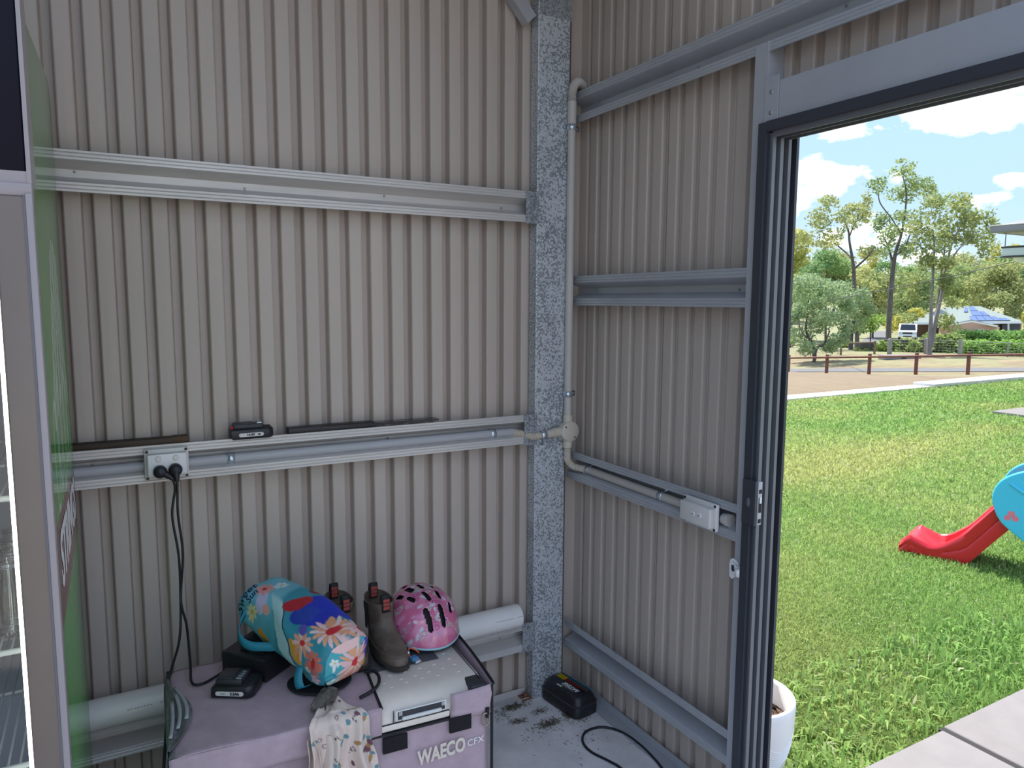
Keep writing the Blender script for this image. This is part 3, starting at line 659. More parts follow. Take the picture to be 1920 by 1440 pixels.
# glass jars on the middle shelf
def jar(label, x, y, first=None):
    if first: return dup(first, (x, y, .962), 0, label)
    t = thing('glass_jar', label, 'jar', (x, y, .962), 0, 'empty glass jars in the fridge')
    B().lathe([(.0001, .004), (.026, .004), (.0285, .010), (.0285, .085), (.020, .112), (.020, .140), (.0225, .142), (.0225, .146), (.0185, .146), (.0180, .112), (.0262, .083), (.0262, .012), (.0001, .009)], 24).obj('body', 'bottle', t)
    B().lathe([(.0215, .138), (.0238, .140), (.0238, .148), (.020, .148)], 24).obj('rim', 'bottle', t)
    return t
J = jar('empty clear glass jar standing at the front of the fridge shelf', -1.893, -.78)
lab = 'clear glass jar in the row behind the front jar in the fridge'
for x, y in ((-1.895, -.70), (-1.960, -.79), (-1.962, -.71), (-1.90, -.62), (-1.965, -.62), (-1.905, -.54)): jar(lab, x, y, J)
# ------------------------------------------------------------------ portable cooler in its fabric cover
CK = Vector((-1.187, -.505, 0)); CA = math.radians(-3.6)
ck = thing('portable_cooler', 'grey-lidded portable cooler in a purple fabric cover against the wall', 'cooler', CK, CA)
def ckw(u, v, z): return CK+Vector((u*math.cos(CA)-v*math.sin(CA), u*math.sin(CA)+v*math.cos(CA), z))
def rrect(u0, v0, u1, v1, r, n=6, sub=10):
    pts = []
    for (cx, cy, a0) in ((u1-r, v0+r, -PI/2), (u1-r, v1-r, 0), (u0+r, v1-r, PI/2), (u0+r, v0+r, PI)):
        for k in range(n+1): a = a0+PI/2*k/n; pts.append((cx+r*math.cos(a), cy+r*math.sin(a)))
    out = []
    for i in range(len(pts)):
        a = Vector(pts[i]); b_ = Vector(pts[(i+1) % len(pts)]); d = (b_-a).length; k = max(1, int(d/.035)) if sub else 1
        for j in range(k): out.append(tuple(a.lerp(b_, j/k)))
    return out
base = rrect(-.400, -.238, .397, .200, .028); rings = []
for z in [.012, .02, .06, .10, .14, .18, .22, .26, .30, .34, .38, .41, .44, .465, .486, .490]:
    R_ = []
    for (u, v) in base:
        w = .0; 
        if v < -.23 and u < .12:
            w = .010*(vn(u*11+z*5, z*9, 2)-.5)+.011*math.sin(u*17+z*14)*min(1, max(0, (.12-u)*6))
        elif v < -.23: w = .003*(vn(u*9, z*7, 3)-.5)
        bul = .006*math.sin(PI*min(1, z/.5)); n = Vector((u/.40, v/.22)); n = Vector((0, -1)) if v < -.22 else (Vector((1, 0)) if u > .38 else (Vector((-1, 0)) if u < -.38 else Vector((0, 1))))
        R_.append((u+n.x*(bul+w), v+n.y*(bul+w), z))
    rings.append(R_)
b = B().loft(rings, 0, True, cap0=True, cap1=True); b.obj('fabric_cover', 'cover', ck)
# hard lid
lidp = [(-.200, .490), (.195, .490), (.195, .548), (.188, .556), (-.150, .563), (-.172, .5635), (-.196, .559), (-.216, .549), (-.229, .536), (-.236, .520), (-.238, .4985), (-.236, .490)]
ld = B().prism([(v, z) for v, z in lidp], 'x', -.06, .386, 0, True).obj('lid', 'lid', ck)
B().box((-.055, -.2395, .4885), (.386, -.10, .4965), bev=.002).obj('lid_seal', 'blackmatt', ck)
B().box((-.05, -.243, .4955), (.276, -.232, .512), bev=.002).box((-.06, -.2405, .512), (.272, -.238, .5140)).obj('lid_lower_rail', 'lid', ck)
B().box((-.06, -.2415, .5125), (.275, -.2385, .5140)).obj('lid_joint', 'blackmatt', ld)
for u in (.118, .381): B().box((u-.0008, -.205 if u > .2 else -.2405, .5605 if u > .2 else .515), (u+.0008, .10 if u > .2 else -.2375, .5650 if u > .2 else .548)).obj('lid_groove', 'dark', ld)
pn = B().box((.095, -.046, .5575), (.316, .175, .5628), bev=.0006).xf(Matrix.Translation((0, -.046, .5606)) @ Matrix.Rotation(math.radians(-1.2), 4, 'X') @ Matrix.Translation((0, .046, -.5606))).obj('dark_panel', 'panel', ld)
dm = [(.093, -.158), (.140, -.148), (.186, -.140), (.233, -.135), (.28, -.14), (.127, -.117), (.178, -.114), (.22, -.113), (.263, -.109), (.306, -.107), (.346, -.099), (.344, -.059), (.340, -.021), (.349, .02), (.338, .06), (.075, -.10), (.065, -.135), (.34, -.145), (.155, -.08), (.20, -.079), (.245, -.077), (.29, -.074)]
for i, (u, v) in enumerate(dm):
    zt = .563+(-.150-v)*.0207 if v > -.15 else .5634
    o = B().lathe([(.0001, .0016), (.003, .0012), (.0045, 0)], 10, (0, 0, 0)).xf(Matrix.Translation((u, v, zt-.0002)) @ Matrix.Diagonal((1.6, .6, 1, 1))).obj('grip_dimple', 'lid', ld)
lt = B().box((.122, -.2415, .516), (.268, -.2365, .546), bev=.002).obj('latch', 'lid_light', ck)
B().box((.130, -.2425, .521), (.262, -.2405, .5425)).obj('latch_recess', 'dark', lt)
B().box((.140, -.249, .5185), (.252, -.2405, .5285), bev=.003).obj('latch_bar', 'lid_light', lt)
for u in (.133, .253):
    g = B()
    for k in range(4): g.box((u+k*.0024, -.2435, .532), (u+.0013+k*.0024, -.2415, .5425))
    g.obj('latch_comb', 'lid_light', lt)
B().box((.340, -.238, .505), (.389, -.140, .562), bev=.006).obj('lid_corner', 'dark', ck)
# purple flap at the front corner, piping, patches, ring
def gridf(fn, nu, nv): return [[fn(i/(nu-1), j/(nv-1)) for j in range(nv)] for i in range(nu)]
b = B(); b.loft(gridf(lambda s, t: (.276+.124*s+.004*math.sin(t*3), -.2475-.004*math.sin(PI*s)+.002*math.sin(7*t), .493-.014*s+(.066+.018*s)*t), 9, 7), close=False)
o = b.obj('corner_flap', 'cover', ck); solidify(o, .003)
sf = B(); sf.loft(gridf(lambda s, t: (.402+.022*math.sin(PI*s*.55+.2)*t, -.244+.40*s, .48+.082*t), 14, 5), close=False); o = sf.obj('side_flap', 'cover', ck); solidify(o, .003)
B().tube([(.402+.022*math.sin(PI*s*.55+.2), -.246+.40*s, .563) for s in [k/16 for k in range(17)]], .0042, 8).tube([(.401, -.246, z) for z in (.562, .50, .44, .3, .15, .02)], .0045, 8).obj('piping', 'blackmatt', ck)
B().loft([[(.388+.004*k, v, .553-.004*k) for k in range(5)] for v in [-.21+.4*i/10 for i in range(11)]], close=False).obj('edge_gusset', 'mesh', ck)
B().tube([(-.06, -.2435, .489), (.10, -.2445, .489), (.278, -.2455, .489)], .0035, 8).obj('piping', 'blackmatt', ck)
for (u0, z0, u1, z1) in ((.086, .440, .153, .483), (.273, .449, .337, .493)): B().box((u0, -.2515, z0), (u1, -.244, z1), bev=.001).xf(Matrix.Rotation(0, 4, 'Y')).obj('hook_patch', 'velcro', ck)
B().tube([(.385, -.252, .497), (.385, -.251, .47)], .006, 8).obj('ring_tab', 'blackmatt', ck)
ri = B(); ri.tube([(.378+.012*math.sin(a), -.254, .466-.019*math.cos(a)) for a in [2*PI*k/18 for k in range(19)]], .0024, 8); ri.obj('metal_ring', mat('brass_ring', (.42, .33, .26), .3, .8), ck)
FA = lambda s: -.2470
text('lettering', 'WAECO', .056, 'logo', ck, (.2505, -.2490, .402), (1, 0, .05), (0, 0, 1), .0004, bold=.0022, sx=.66, space=1.0)
text('lettering', 'CFX', .027, 'logo_w', ck, (.350, -.2490, .406), (1, 0, .06), (0, 0, 1), .0003, sx=1.0)
# top cover over the far half, overhanging seam
def topf(s, t):
    u = -.420+.505*s+.030*t*s*s; v = -.246+.452*t
    z = .5655+.0030*math.sin(u*19+v*7)*math.sin(v*13+1)*(.3+.7*(1-s))+.0025*(vn(u*14, v*14, 6)-.5)
    z -= .010*max(0, 1-s*14)**1.5
    return (u, v, z)
b = B(); b.loft(gridf(topf, 44, 34), close=False); o = b.obj('top_cover', 'cover', ck); solidify(o, .0035)
def skirt(s, t):
    u = -.420+.505*s; z = .565-.078*t; w = .006*math.sin(u*23+t*2)+.005*(vn(u*13, t*2, 8)-.5)*2*t
    return (u, -.248-.004*t*(1-s)-w*t, z+.0)
b = B(); b.loft(gridf(skirt, 50, 8), close=False); o = b.obj('front_skirt', 'cover', ck); solidify(o, .003)
B().tube([topf(s, 0) for s in [k/30 for k in range(31)]], .0024, 6).obj('seam', 'cover', ck)
B().tube([topf(1, t) for t in [k/20 for k in range(15)]], .004, 8).obj('piping', 'blackmatt', ck)
# open end: mesh side pocket with folded clear strips
def endm(s, t): return (-.424-.014*math.sin(PI*t)*(.4+.6*s)+.012*t, -.225+.42*s, .562-.16*t+.006*math.sin(s*9))
b = B(); b.loft(gridf(endm, 20, 8), close=False); o = b.obj('end_mesh', 'mesh', ck); solidify(o, .002)
for k in range(3):
    o = B().loft([[(-.418+.014*k+.018*math.sin(q*2)-.02*q, -.10-.135*q+.03*k, .5725-.006*k-.012*q+dz*.0) , (-.398+.014*k-.010*q, -.10-.135*q+.03*k, .5735-.006*k-.012*q)] for q in [i/8 for i in range(9)] for dz in (0,)], close=False).obj('vent_strip', 'mesh', ck); solidify(o, .0018)
B().box((-.424, .12, .50), (-.412, .208, .566), bev=.004).obj('edge_gusset', 'cover_in', ck)
def fold(s, t): return (-.425+(.012+.050*math.sin(PI*min(1, s*1.15))**.8)*t, -.215+.36*s, .5735+.004*math.sin(t*7+s*5)-.010*(1-t)**2)
b = B(); b.loft(gridf(fold, 22, 8), close=False); o = b.obj('folded_mesh', 'mesh', ck); solidify(o, .0018)
for k in range(3):
    b = B(); b.loft([[(fold(q, .25+.27*k)[0]+dx, fold(q, .25+.27*k)[1], .5765+.001*k) for dx in (-.004, .005)] for q in [.12+.10*k+.055*i for i in range(10)]], close=False); o = b.obj('vent_strip', 'stud', ck); solidify(o, .0015)
B().tube(smooth([(.085, -.060, .578), (.108, -.075, .584), (.116, -.105, .580), (.104, -.140, .575), (.075, -.165, .573), (.045, -.178, .572)], 5), .0048, 8).obj('pull_loop', 'rubber', ck)

# ------------------------------------------------------------------ on the cooler
ZT = .570
# charger
cg = thing('battery_charger', 'black slanted battery charger under the floral bag', 'charger', (-1.352, -.378, ZT), math.radians(-49.9))
b = B(); b.prism([(-.073, .002), (-.071, 0), (.071, 0), (.073, .002), (.073, .064), (.066, .071), (-.070, .0635), (-.073, .060)], 'x', -.075, .075)
b.obj('housing', 'black', cg)
B().box((-.050, -.028, .060), (.060, .068, .0765), bev=.003).obj('dock', 'dark', cg)
for k in range(12): B().box((-.056+k*.0092, -.0735, .048), (-.0525+k*.0092, -.0715, .060)).obj('vent_slot', 'blackmatt', cg)
B().prism([(-.012, .0795), (.069, .0805), (.069, .085), (-.012, .083)], 'x', -.052, .064).obj('dock_cover', 'black', cg)
B().box((-.045, .030, .0845), (.02, .062, .0865)).obj('rating_label', mat('grubby_label', (.28, .25, .19), .6, 0, .2, 60), cg)
for x in (-.03, .02): B().box((x, -.050, .0655), (x+.03, -.046, .069)).obj('contact_slot', 'blackmatt', cg)
battery('black 3.3Ah battery pack lying on the purple cooler cover', (-1.432, -.489, ZT), math.radians(-31.5), '3.3Ah', .112, .086, '14.4V')
# cap
cp = thing('cloth_cap', 'black cloth cap squashed beneath the floral bag', 'cap', (-1.205, -.520, ZT), math.radians(-20))
def brim(s, t):
    a = PI*(1.0+s); r = .062+.050*t*math.sin(PI*s)**.6; return (r*math.cos(a)*1.05-.01, r*math.sin(a)*1.0, .004+.005*math.cos(PI*(s-.5)*1.0)*(1-t)+.0006)
b = B(); b.loft(gridf(brim, 25, 7), close=False); o = b.obj('brim', 'blackmatt', cp); solidify(o, .003, 0)
B().lathe([(.068, .0), (.066, .010), (.05, .016), (.0001, .018)], 28, (-.01, 0, 0), 0, cap0=True).obj('crown', 'dark', cp)

# bag --------------------------------------------------------------------------------
bg = thing('floral_bag', 'teal floral printed bag lying across the charger and cooler', 'bag', (-1.245, -.46, .70))
A0 = Vector((-1.338, -.262, .738)); A1 = Vector((-1.166, -.628, .658)); AX = (A1-A0).normalized(); PR = AX.cross(Vector((0, 0, 1))).normalized()*-1; PU = PR.cross(AX)*-1
if PU.z < 0: PU = -PU
if PR.x < 0: PR = -PR
NT, NP_ = 170, 200
BO = Vector((-1.245, -.46, .70))
def bagsec(t):
    a = .082+.010*math.sin(PI*min(1, t*1.1)); bb_ = .066+.012*math.sin(PI*t)
    e = 2.3+1.2*t
    k = 1.0
    if t < .12: k = math.sqrt(max(.0, 1-((.12-t)/.12)**2))*.75+.25
    if t > .93: k = 1-.10*((t-.93)/.07)**2
    return a*(k if t > .5 else .55+.45*k), bb_*k, e
def bagp(t, ph, off=0.):
    a, b_, e = bagsec(t); c, s = math.cos(ph), math.sin(ph)
    x = math.copysign(abs(c)**(2/e), c)*(a+off); y = math.copysign(abs(s)**(2/e), s)*(b_+off)
    wr = .0045*(vn(t*7+3*c, ph*2.2, 3)-.5)*2 + .004*math.sin(ph*3+t*9)*math.sin(t*PI)
    x *= 1+wr/.08; y *= 1+wr/.08
    lean = .008*math.sin(t*5)
    return A0+AX*(t*(A1-A0).length)+PR*(x+lean)+PU*y-BO
tt = np.linspace(0, 1, NT); ph = np.linspace(-PI/2, 1.5*PI, NP_)
P = np.array([[bagp(t, p) for t in tt] for p in ph])
Ug = (ph[:, None]*.083)*np.ones((1, NT)); Vg = (tt[None, :]*.41)*np.ones((NP_, 1)); dg = math.radians
u_ = lambda d: dg(d)*.083
C = np.zeros((NP_, NT, 3)); C[:] = (.035, .25, .31)
wob = (fbm(Ug*20, Vg*20, 2, 3)-.5)*.05
C = blend(C, (.165-Vg+wob*.6+.25*(Ug-u_(150))*.2)*60, (.16, .45, .52))
C = blend(C, ell(Ug, Vg, u_(205), .12, .10, .10)*.8, (.10, .36, .42))
C = blend(C, (np.abs((Vg-.20)-(Ug-u_(150))*1.1+wob*.3) < .026).astype(float)*np.clip((Ug-u_(108))*80, 0, 1), (.36, .56, .54))
C = blend(C, (np.abs((Vg-.229)-(Ug-u_(150))*1.1+wob*.3) < .003).astype(float)*np.clip((Ug-u_(108))*80, 0, 1), (.01, .03, .07))
C = blend(C, ell(Ug, Vg, u_(84), .265, .066, .062, .5), (.010, .030, .40)); C = blend(C, ell(Ug, Vg, u_(40), .27, .06, .07), (.010, .035, .45)); C = blend(C, ell(Ug, Vg, u_(112), .255, .034, .040, .8), (.012, .05, .36))
C = blend(C, ell(Ug, Vg, u_(104), .200, .036, .024, -.6), (.42, .016, .025)); C = blend(C, ell(Ug, Vg, u_(50), .175, .04, .02, .3), (.25, .01, .04))
C = blend(C, ell(Ug, Vg, u_(140), .105, .045, .020, .4)*.8, (.55, .45, .62)); C = blend(C, ell(Ug, Vg, u_(150), .135, .020, .012, .9), (.65, .30, .22))
C = flower(C, Ug, Vg, u_(112), .075, .030, 9, (.75, .30, .26), (.55, .03, .03), .3); C = flower(C, Ug, Vg, u_(88), .092, .018, 6, (.62, .72, .72), (.5, .55, .2))
C = flower(C, Ug, Vg, u_(172), .085, .026, 8, (.70, .62, .30), (.55, .35, .08), .7); C = blend(C, ell(Ug, Vg, u_(196), .155, .014, .034, -.4), (.62, .27, .02)); C = blend(C, ell(Ug, Vg, u_(178), .300, .013, .034, -.5), (.62, .30, .03))
C = flower(C, Ug, Vg, u_(158), .320, .040, 10, (.72, .42, .36), (.50, .02, .025), .2, col2=(.66, .30, .18)); C = flower(C, Ug, Vg, u_(178), .372, .032, 9, (.60, .15, .10), (.50, .02, .03), .9)
C = flower(C, Ug, Vg, u_(96), .362, .060, 16, (.85, .56, .52), (.60, .02, .03), .1, 1.0, .25, (.80, .36, .18)); C = flower(C, Ug, Vg, u_(52), .385, .05, 14, (.82, .50, .46), (.60, .02, .03), .5)
C = blend(C, ell(Ug, Vg, u_(132), .300, .020, .016, .4), (.10, .08, .35)); C = flower(C, Ug, Vg, u_(205), .38, .020, 5, (.72, .42, .46), (.6, .3, .3)); C = flower(C, Ug, Vg, u_(192), .352, .012, 5, (.7, .75, .7), (.6, .5, .1))
sp_ = (vn(Ug*900, Vg*900, 3) > .93) & (Ug > u_(165)) & (Vg > .33); C = blend(C, sp_*.8, (.55, .65, .62))
painted('side_panel', P, C, bg, 'paint')
# near end panel
NR = 70; NA = 128
rr = np.linspace(1, 0, NR); ph2 = np.linspace(-PI, PI, NA)
Pe = np.array([[tuple(Vector(bagp(1, p)).lerp(A1-BO, 1-r)+AX*(.018*(1-r**2.5)+.006*(vn(r*3*math.cos(p)+9, r*3*math.sin(p)+9, 4)-.5)*(1-r))) for r in rr] for p in ph2])
ax_ = np.cos(ph2)[:, None]*rr[None, :]*.092; ay_ = np.sin(ph2)[:, None]*rr[None, :]*.074
C = np.zeros((NA, NR, 3)); C[:] = (.07, .40, .44)
C = blend(C, ell(ax_, ay_, .076, .018, .028, .036), (.06, .06, .42)); C = blend(C, ell(ax_, ay_, .066, -.034, .022, .034, -.5), (.72, .34, .02)); C = blend(C, ell(ax_, ay_, .01, -.066, .03, .02), (.75, .20, .16))
C = flower(C, ax_, ay_, .012, -.004, .074, 17, (.86, .55, .54), (.68, .03, .05), .2, 1.05, .24, (.82, .38, .20)); C = blend(C, ell(ax_, ay_, -.02, .066, .05, .022), (.86, .55, .50))
for (fx, fy) in ((-.066, .012), (-.058, -.046), (-.030, -.060)): C = flower(C, ax_, ay_, fx, fy, .017, 5, (.82, .84, .80), (.70, .62, .15), fx*40)
C = blend(C, ring(ax_, ay_, .05, .054, .020, .013, .5, .3), (.02, .20, .36)); C = blend(C, ring(ax_, ay_, -.075, -.02, .018, .012, .3, .3), (.02, .20, .36))
painted('end_panel', Pe, C, bg, 'paint')
B().loft([[tuple(bagp(0, p)*q+(A0-BO)*(1-q)) for p in [2*PI*k/40 for k in range(40)]] for q in (1, .5, .02)], 0, True).obj('back_seam', 'strap', bg)
def ribbon(pts, w, wdir, name, material, parent):
    P = smooth(pts, 5); W = Vector(wdir).normalized()*w/2; b = B(); b.loft([[tuple(p-W-BO), tuple(p+W-BO)] for p in P], close=False); o = b.obj(name, material, parent); solidify(o, .0018, 0); return o
ribbon([(-1.372, -.335, .735), (-1.400, -.365, .715), (-1.412, -.395, .683), (-1.392, -.43, .664), (-1.340, -.462, .662), (-1.285, -.490, .664)], .024, (.2, .3, 1), 'carry_strap', 'strap', bg)
ribbon([(-1.246, -.535, .690), (-1.270, -.560, .662), (-1.292, -.585, .625), (-1.290, -.598, .594), (-1.268, -.585, .588)], .024, (.8, -.5, .35), 'carry_strap', 'strap', bg)
def bagtext(s, size, d0, v0, name='lettering'):
    vs, fs = text_verts(s, size, 0, bold=.0005, shear=.35, align='LEFT', res=3)
    b = B(); b.add([tuple(bagp(max(.002, (v0-y)/.41), dg(d0)-x/.080, .0012)) for x, y, z in vs], fs, 0, False); b.obj(name, mat('ink_navy', (.01, .02, .09), .6), bg)
bagtext('Sweet', .044, 192, .034); bagtext('Sun', .032, 158, .062)
# bundled lining and hanging printed cloth -------------------------------------------
cl = thing('printed_cloth', 'cream child\'s cloth with scattered prints hanging over the cooler front', 'cloth', ckw(-.03, -.19, ZT), CA)
def clothp(a, s, layer=0):
    Ls = .105; 
    uL = -.062-.038*min(1, s/.25)-.012*max(0, s-.25)*1.2; uR = -.006+.05*min(1, s/.25)+.050*max(0, s-.25)*1.4
    u = uL+(uR-uL)*a
    d = s*.40
    if d < .07: v, z = -.165-d, .577+.006*math.sin(a*9+s*20)
    elif d < .12: q = (d-.07)/.05*PI/2; v, z = -.235-.032*math.sin(q), .577-.032*(1-math.cos(q))
    else: v, z = -.267-.006*math.sin((d-.12)*6), .545-(d-.12)
    am = .005+.026*min(1, max(0, (s-.14)/.4)); f = math.sin(a*16+1.2*math.sin(s*4)+.6)+.5*math.sin(a*31+s*5)
    w = am*f*.55+.006*(vn(a*5, s*6, 4)-.5)
    if z < .56: v -= w+.010*(1-abs(2*a-1))
    else: z += abs(w)*.6
    return Vector((u+.03+.004*math.sin(s*18+a*4), v+.19, z-ZT))
NA_, NS = 110, 170
aa = np.linspace(0, 1, NA_); ss = np.linspace(0, 1, NS)
P = np.array([[tuple(clothp(a, s)) for s in ss] for a in aa]); Ug = aa[:, None]*.16*np.ones((1, NS)); Vg = ss[None, :]*.40*np.ones((NA_, 1))
C = np.zeros((NA_, NS, 3)); C[:] = (.74, .60, .52)
rg = np.random.default_rng(4); cols = [(.16, .28, .31), (.42, .25, .10), (.20, .09, .11), (.05, .045, .05), (.25, .20, .17), (.18, .33, .34)]
for i in range(62):
    x, y = rg.random()*.16, rg.random()*.40; r = rg.random()*3.1; k = i % 6; s1, s2 = .0055+.004*rg.random(), .0035+.003*rg.random()
    if k == 3:
        for j in range(6): C = blend(C, ell(Ug, Vg, x+.012*(rg.random()-.5), y+.016*(rg.random()-.5), .0028, .0014, rg.random()*3, 5), cols[3])
    elif k == 4: C = blend(C, ring(Ug, Vg, x, y, s1, s2*1.3, r, .4), cols[4])
    else: C = blend(C, ell(Ug, Vg, x, y, s1*1.15, s2*1.15, r, 9), cols[k])
o = painted('main_layer', P, C, cl, 'paintcloth'); solidify(o, .0016, 0)
def under(a, s):
    p = clothp(a*.55, .30+s*.70); p.y += .006+.006*math.sin(a*20); p.x -= .008+.010*s; return p
P2_ = np.array([[tuple(under(a, s)) for s in np.linspace(0, 1, 90)] for a in np.linspace(0, 1, 70)])
C2 = C[:70, :90]*.98; o = painted('under_layer', P2_, C2, cl, 'paintcloth'); solidify(o, .0014, 0)
hemp = [clothp(.02+.50*min(1, max(0, (s-.25)*1.1)), s)+Vector((0, -.006, 0)) for s in np.linspace(.30, .93, 24)]
b = B(); b.tube(hemp, .0022, 6); b.obj('hem', mat('hem_cotton', (.62, .50, .42), .9), cl)
lin = B(); rings = []
for k in range(9):
    t = k/8; r = .036*math.sin(PI*(.12+.76*t)); rings.append([(-.055+.075*t+.004*math.sin(j*2+k), -.01+.050*t+math.cos(2*PI*j/18)*r*.7*(1+.3*math.sin(j*2.1+k)), .016+.008*math.sin(PI*t)+math.sin(2*PI*j/18)*r*.52*(1+.25*math.sin(j*1.7+k*1.3))) for j in range(18)])
lin.loft(rings, cap0=True, cap1=True).obj('bunched_lining', 'fuzz', cl)

# boots ------------------------------------------------------------------------------
def boot(label, loc, rz):
    t = thing('work_boot', label, 'boot', loc, rz, 'pair of brown elastic-sided boots'); t.scale = (1, 1, .86)
    def outline(heel, toe, w, wh, n=28, sx=0):
        pts = []
        for k in range(n):
            a = 2*PI*k/n; c, s = math.cos(a), math.sin(a)        # c=+1 toe (towards -y)
            y = -(toe+heel)/2+(-(toe-heel)/2)*c if False else (heel+(toe-heel)*(1+c)/2)
            f = (1+c)/2; ww = wh+(w-wh)*min(1, max(0, (f-.15)/.5)); pts.append((math.copysign(abs(s)**.8, s)*ww*(1 if f < .85 else 1), -y))
        return pts
    sl = [(.000, .010, .262, .046, .034), (.006, .004, .270, .049, .037), (.016, .003, .272, .050, .037), (.019, .006, .268, .047, .035)]
    B().loft([[(x, y, z) for x, y in outline(h, to, w, wh)] for z, h, to, w, wh in sl], cap0=True, cap1=True).obj('sole', 'sole', t)
    up_ = [(.018, .010, .262, .0445, .034), (.030, .007, .262, .0455, .035), (.045, .006, .252, .044, .035), (.058, .008, .230, .042, .035), (.070, .010, .198, .040, .035), (.083, .012, .165, .039, .036), (.096, .012, .142, .038, .0365), (.112, .010, .132, .038, .037), (.130, .007, .128, .039, .038), (.150, .004, .128, .041, .040), (.168, .002, .130, .042, .041), (.172, .002, .130, .0425, .0415), (.172, .006, .126, .039, .038), (.150, .008, .124, .037, .036), (.09, .016, .13, .033, .032)]
    B().loft([[(x, y, z+.006*max(0, (z-.15)/.02)*abs(math.cos(2*PI*i/28))) for i, (x, y) in enumerate(outline(h, to, w, wh))] for z, h, to, w, wh in up_]).obj('upper', 'leather', t)
    for sgn in (-1, 1):
        g = B(); g.loft([[(sgn*(.0405+.0015*math.sin(PI*q)+(.0022 if z > .14 else 0)), -(.048+.036*q+(1-(z-.075)/.095)*.006*(1-2*q)), z) for q in [i/6 for i in range(7)]] for z in [.075+.095*k/7 for k in range(8)]], close=False); g.obj('elastic_panel', 'elastic', t)
    # stitched band over the toe
    B().tube([(x*1.03, y-.0008, z) for (x, y), z in zip(outline(.006, .256, .0455, .035)[-9:]+outline(.006, .256, .0455, .035)[:9], [.050]*18)], .0012, 5, caps=True).obj('toe_seam', mat('seam_tan', (.17, .12, .08), .8), t)
    for y0, nm in ((-.010, 1), (-.128, -1)):
        path = [(0, y0+nm*.006, .150), (0, y0+nm*.004, .185), (0, y0-nm*.002, .208), (0, y0-nm*.010, .206), (0, y0-nm*.011, .185), (0, y0-nm*.008, .155)]
        q = smooth(path, 4); b = B(); b.loft([[(p.x-.0125, p.y, p.z), (p.x+.0125, p.y, p.z)] for p in q], close=False); o = b.obj('pull_tab', 'blackmatt', t); solidify(o, .0022, 0)
        r = B()
        for k in range(3):
            p = Vector((0, y0+nm*(.007 if nm < 0 else -.0125), .170+.013*k)); pass
        for k in range(3):
            for fy in (y0+nm*.0065-.0022*(1 if nm > 0 else 1), ):
                r.box((-.0095, (y0-.0140) if nm > 0 else (fy-.0012), .161+.0135*k), (.0095, (y0-.0118) if nm > 0 else (fy+.0004), .172+.0135*k))
        r.obj('tab_lettering', mat('tab_red', (.30, .045, .035), .7), o)
    return t
boot('brown work boot between the floral bag and the pink helmet', ckw(.172, .178, .566), CA+math.radians(4))
boot('brown work boot half hidden behind the floral bag', ckw(.058, .225, .566), CA+math.radians(6))

# helmet -----------------------------------------------------------------------------
he = thing('bike_helmet', 'child\'s pink patterned bike helmet with teal rim on the cooler', 'helmet', ckw(.318, .128, .566), CA+math.radians(4))
HA, HB, HH = .114, .138, .150
N1, N2 = 180, 120
th = np.linspace(0, 2*PI, N1+1)[:-1]; el = np.linspace(0, 1, N2)
def hel(tha, e, sc=1.):
    r = np.sin(e*PI/2)**.92; zz_ = np.cos(e*PI/2)
    x = HA*r*np.cos(tha); y = HB*r*np.sin(tha)
    z = .022+(HH-.022)*np.power(np.clip(zz_, 0, 1), .88)
    rim = .020*np.clip(np.sin(tha), 0, 1)**2-.006*np.clip(-np.sin(tha), 0, 1)**3
    z = z+rim*e**3
    y = y-.012*np.clip(-np.sin(tha), 0, 1)**2*e**4
    bump_ = .004*np.sin(np.clip(x/HA, -1, 1)*PI*2.5)**2*(1-e)**.5
    return np.stack([x*sc, y*sc, (z+bump_)*sc-(1-sc)*.0], -1)
TH, EL = np.meshgrid(th, el, indexing='ij'); P = hel(TH, EL)
X, Y = P[..., 0]/HA, P[..., 1]/HB
slots = [(-.30, .06, .10, .26, .25), (.02, .10, .09, .26, .1), (.33, .05, .09, .24, -.2), (-.42, -.28, .085, .20, .45), (-.02, -.36, .095, .26, .20), (.33, -.33, .085, .24, -.15), (.20, -.80, .085, .24, -.10), (-.20, -.82, .085, .24, .15), (.55, -.60, .05, .17, -.35), (-.60, .02, .075, .18, .35), (-.30, .46, .09, .24, .2), (.05, .50, .09, .24, 0), (.36, .46, .08, .2, -.2)]
hole = np.zeros_like(X, bool)
for (sx, sy, wa, wb, ro) in slots:
    du = X-sx; dv = Y-sy; a_ = du*math.cos(ro)+dv*math.sin(ro); b2 = -du*math.sin(ro)+dv*math.cos(ro)
    wb = wb*.78; q = np.maximum(np.abs(b2)-(wb-wa), 0); hole |= (a_**2+q**2) < (wa*.66)**2
Ug, Vg = P[..., 0]*10, np.sqrt(P[..., 1]**2+0*P[..., 2])*np.sign(P[..., 1])*10+P[..., 2]*6
C = np.zeros(X.shape+(3,)); C[:] = (.56, .13, .25)
n = fbm(Ug*3.2, Vg*3.2, 3, 3); C = blend(C, (n-.50)*6*.6, (.66, .24, .38))
rg = np.random.default_rng(8)
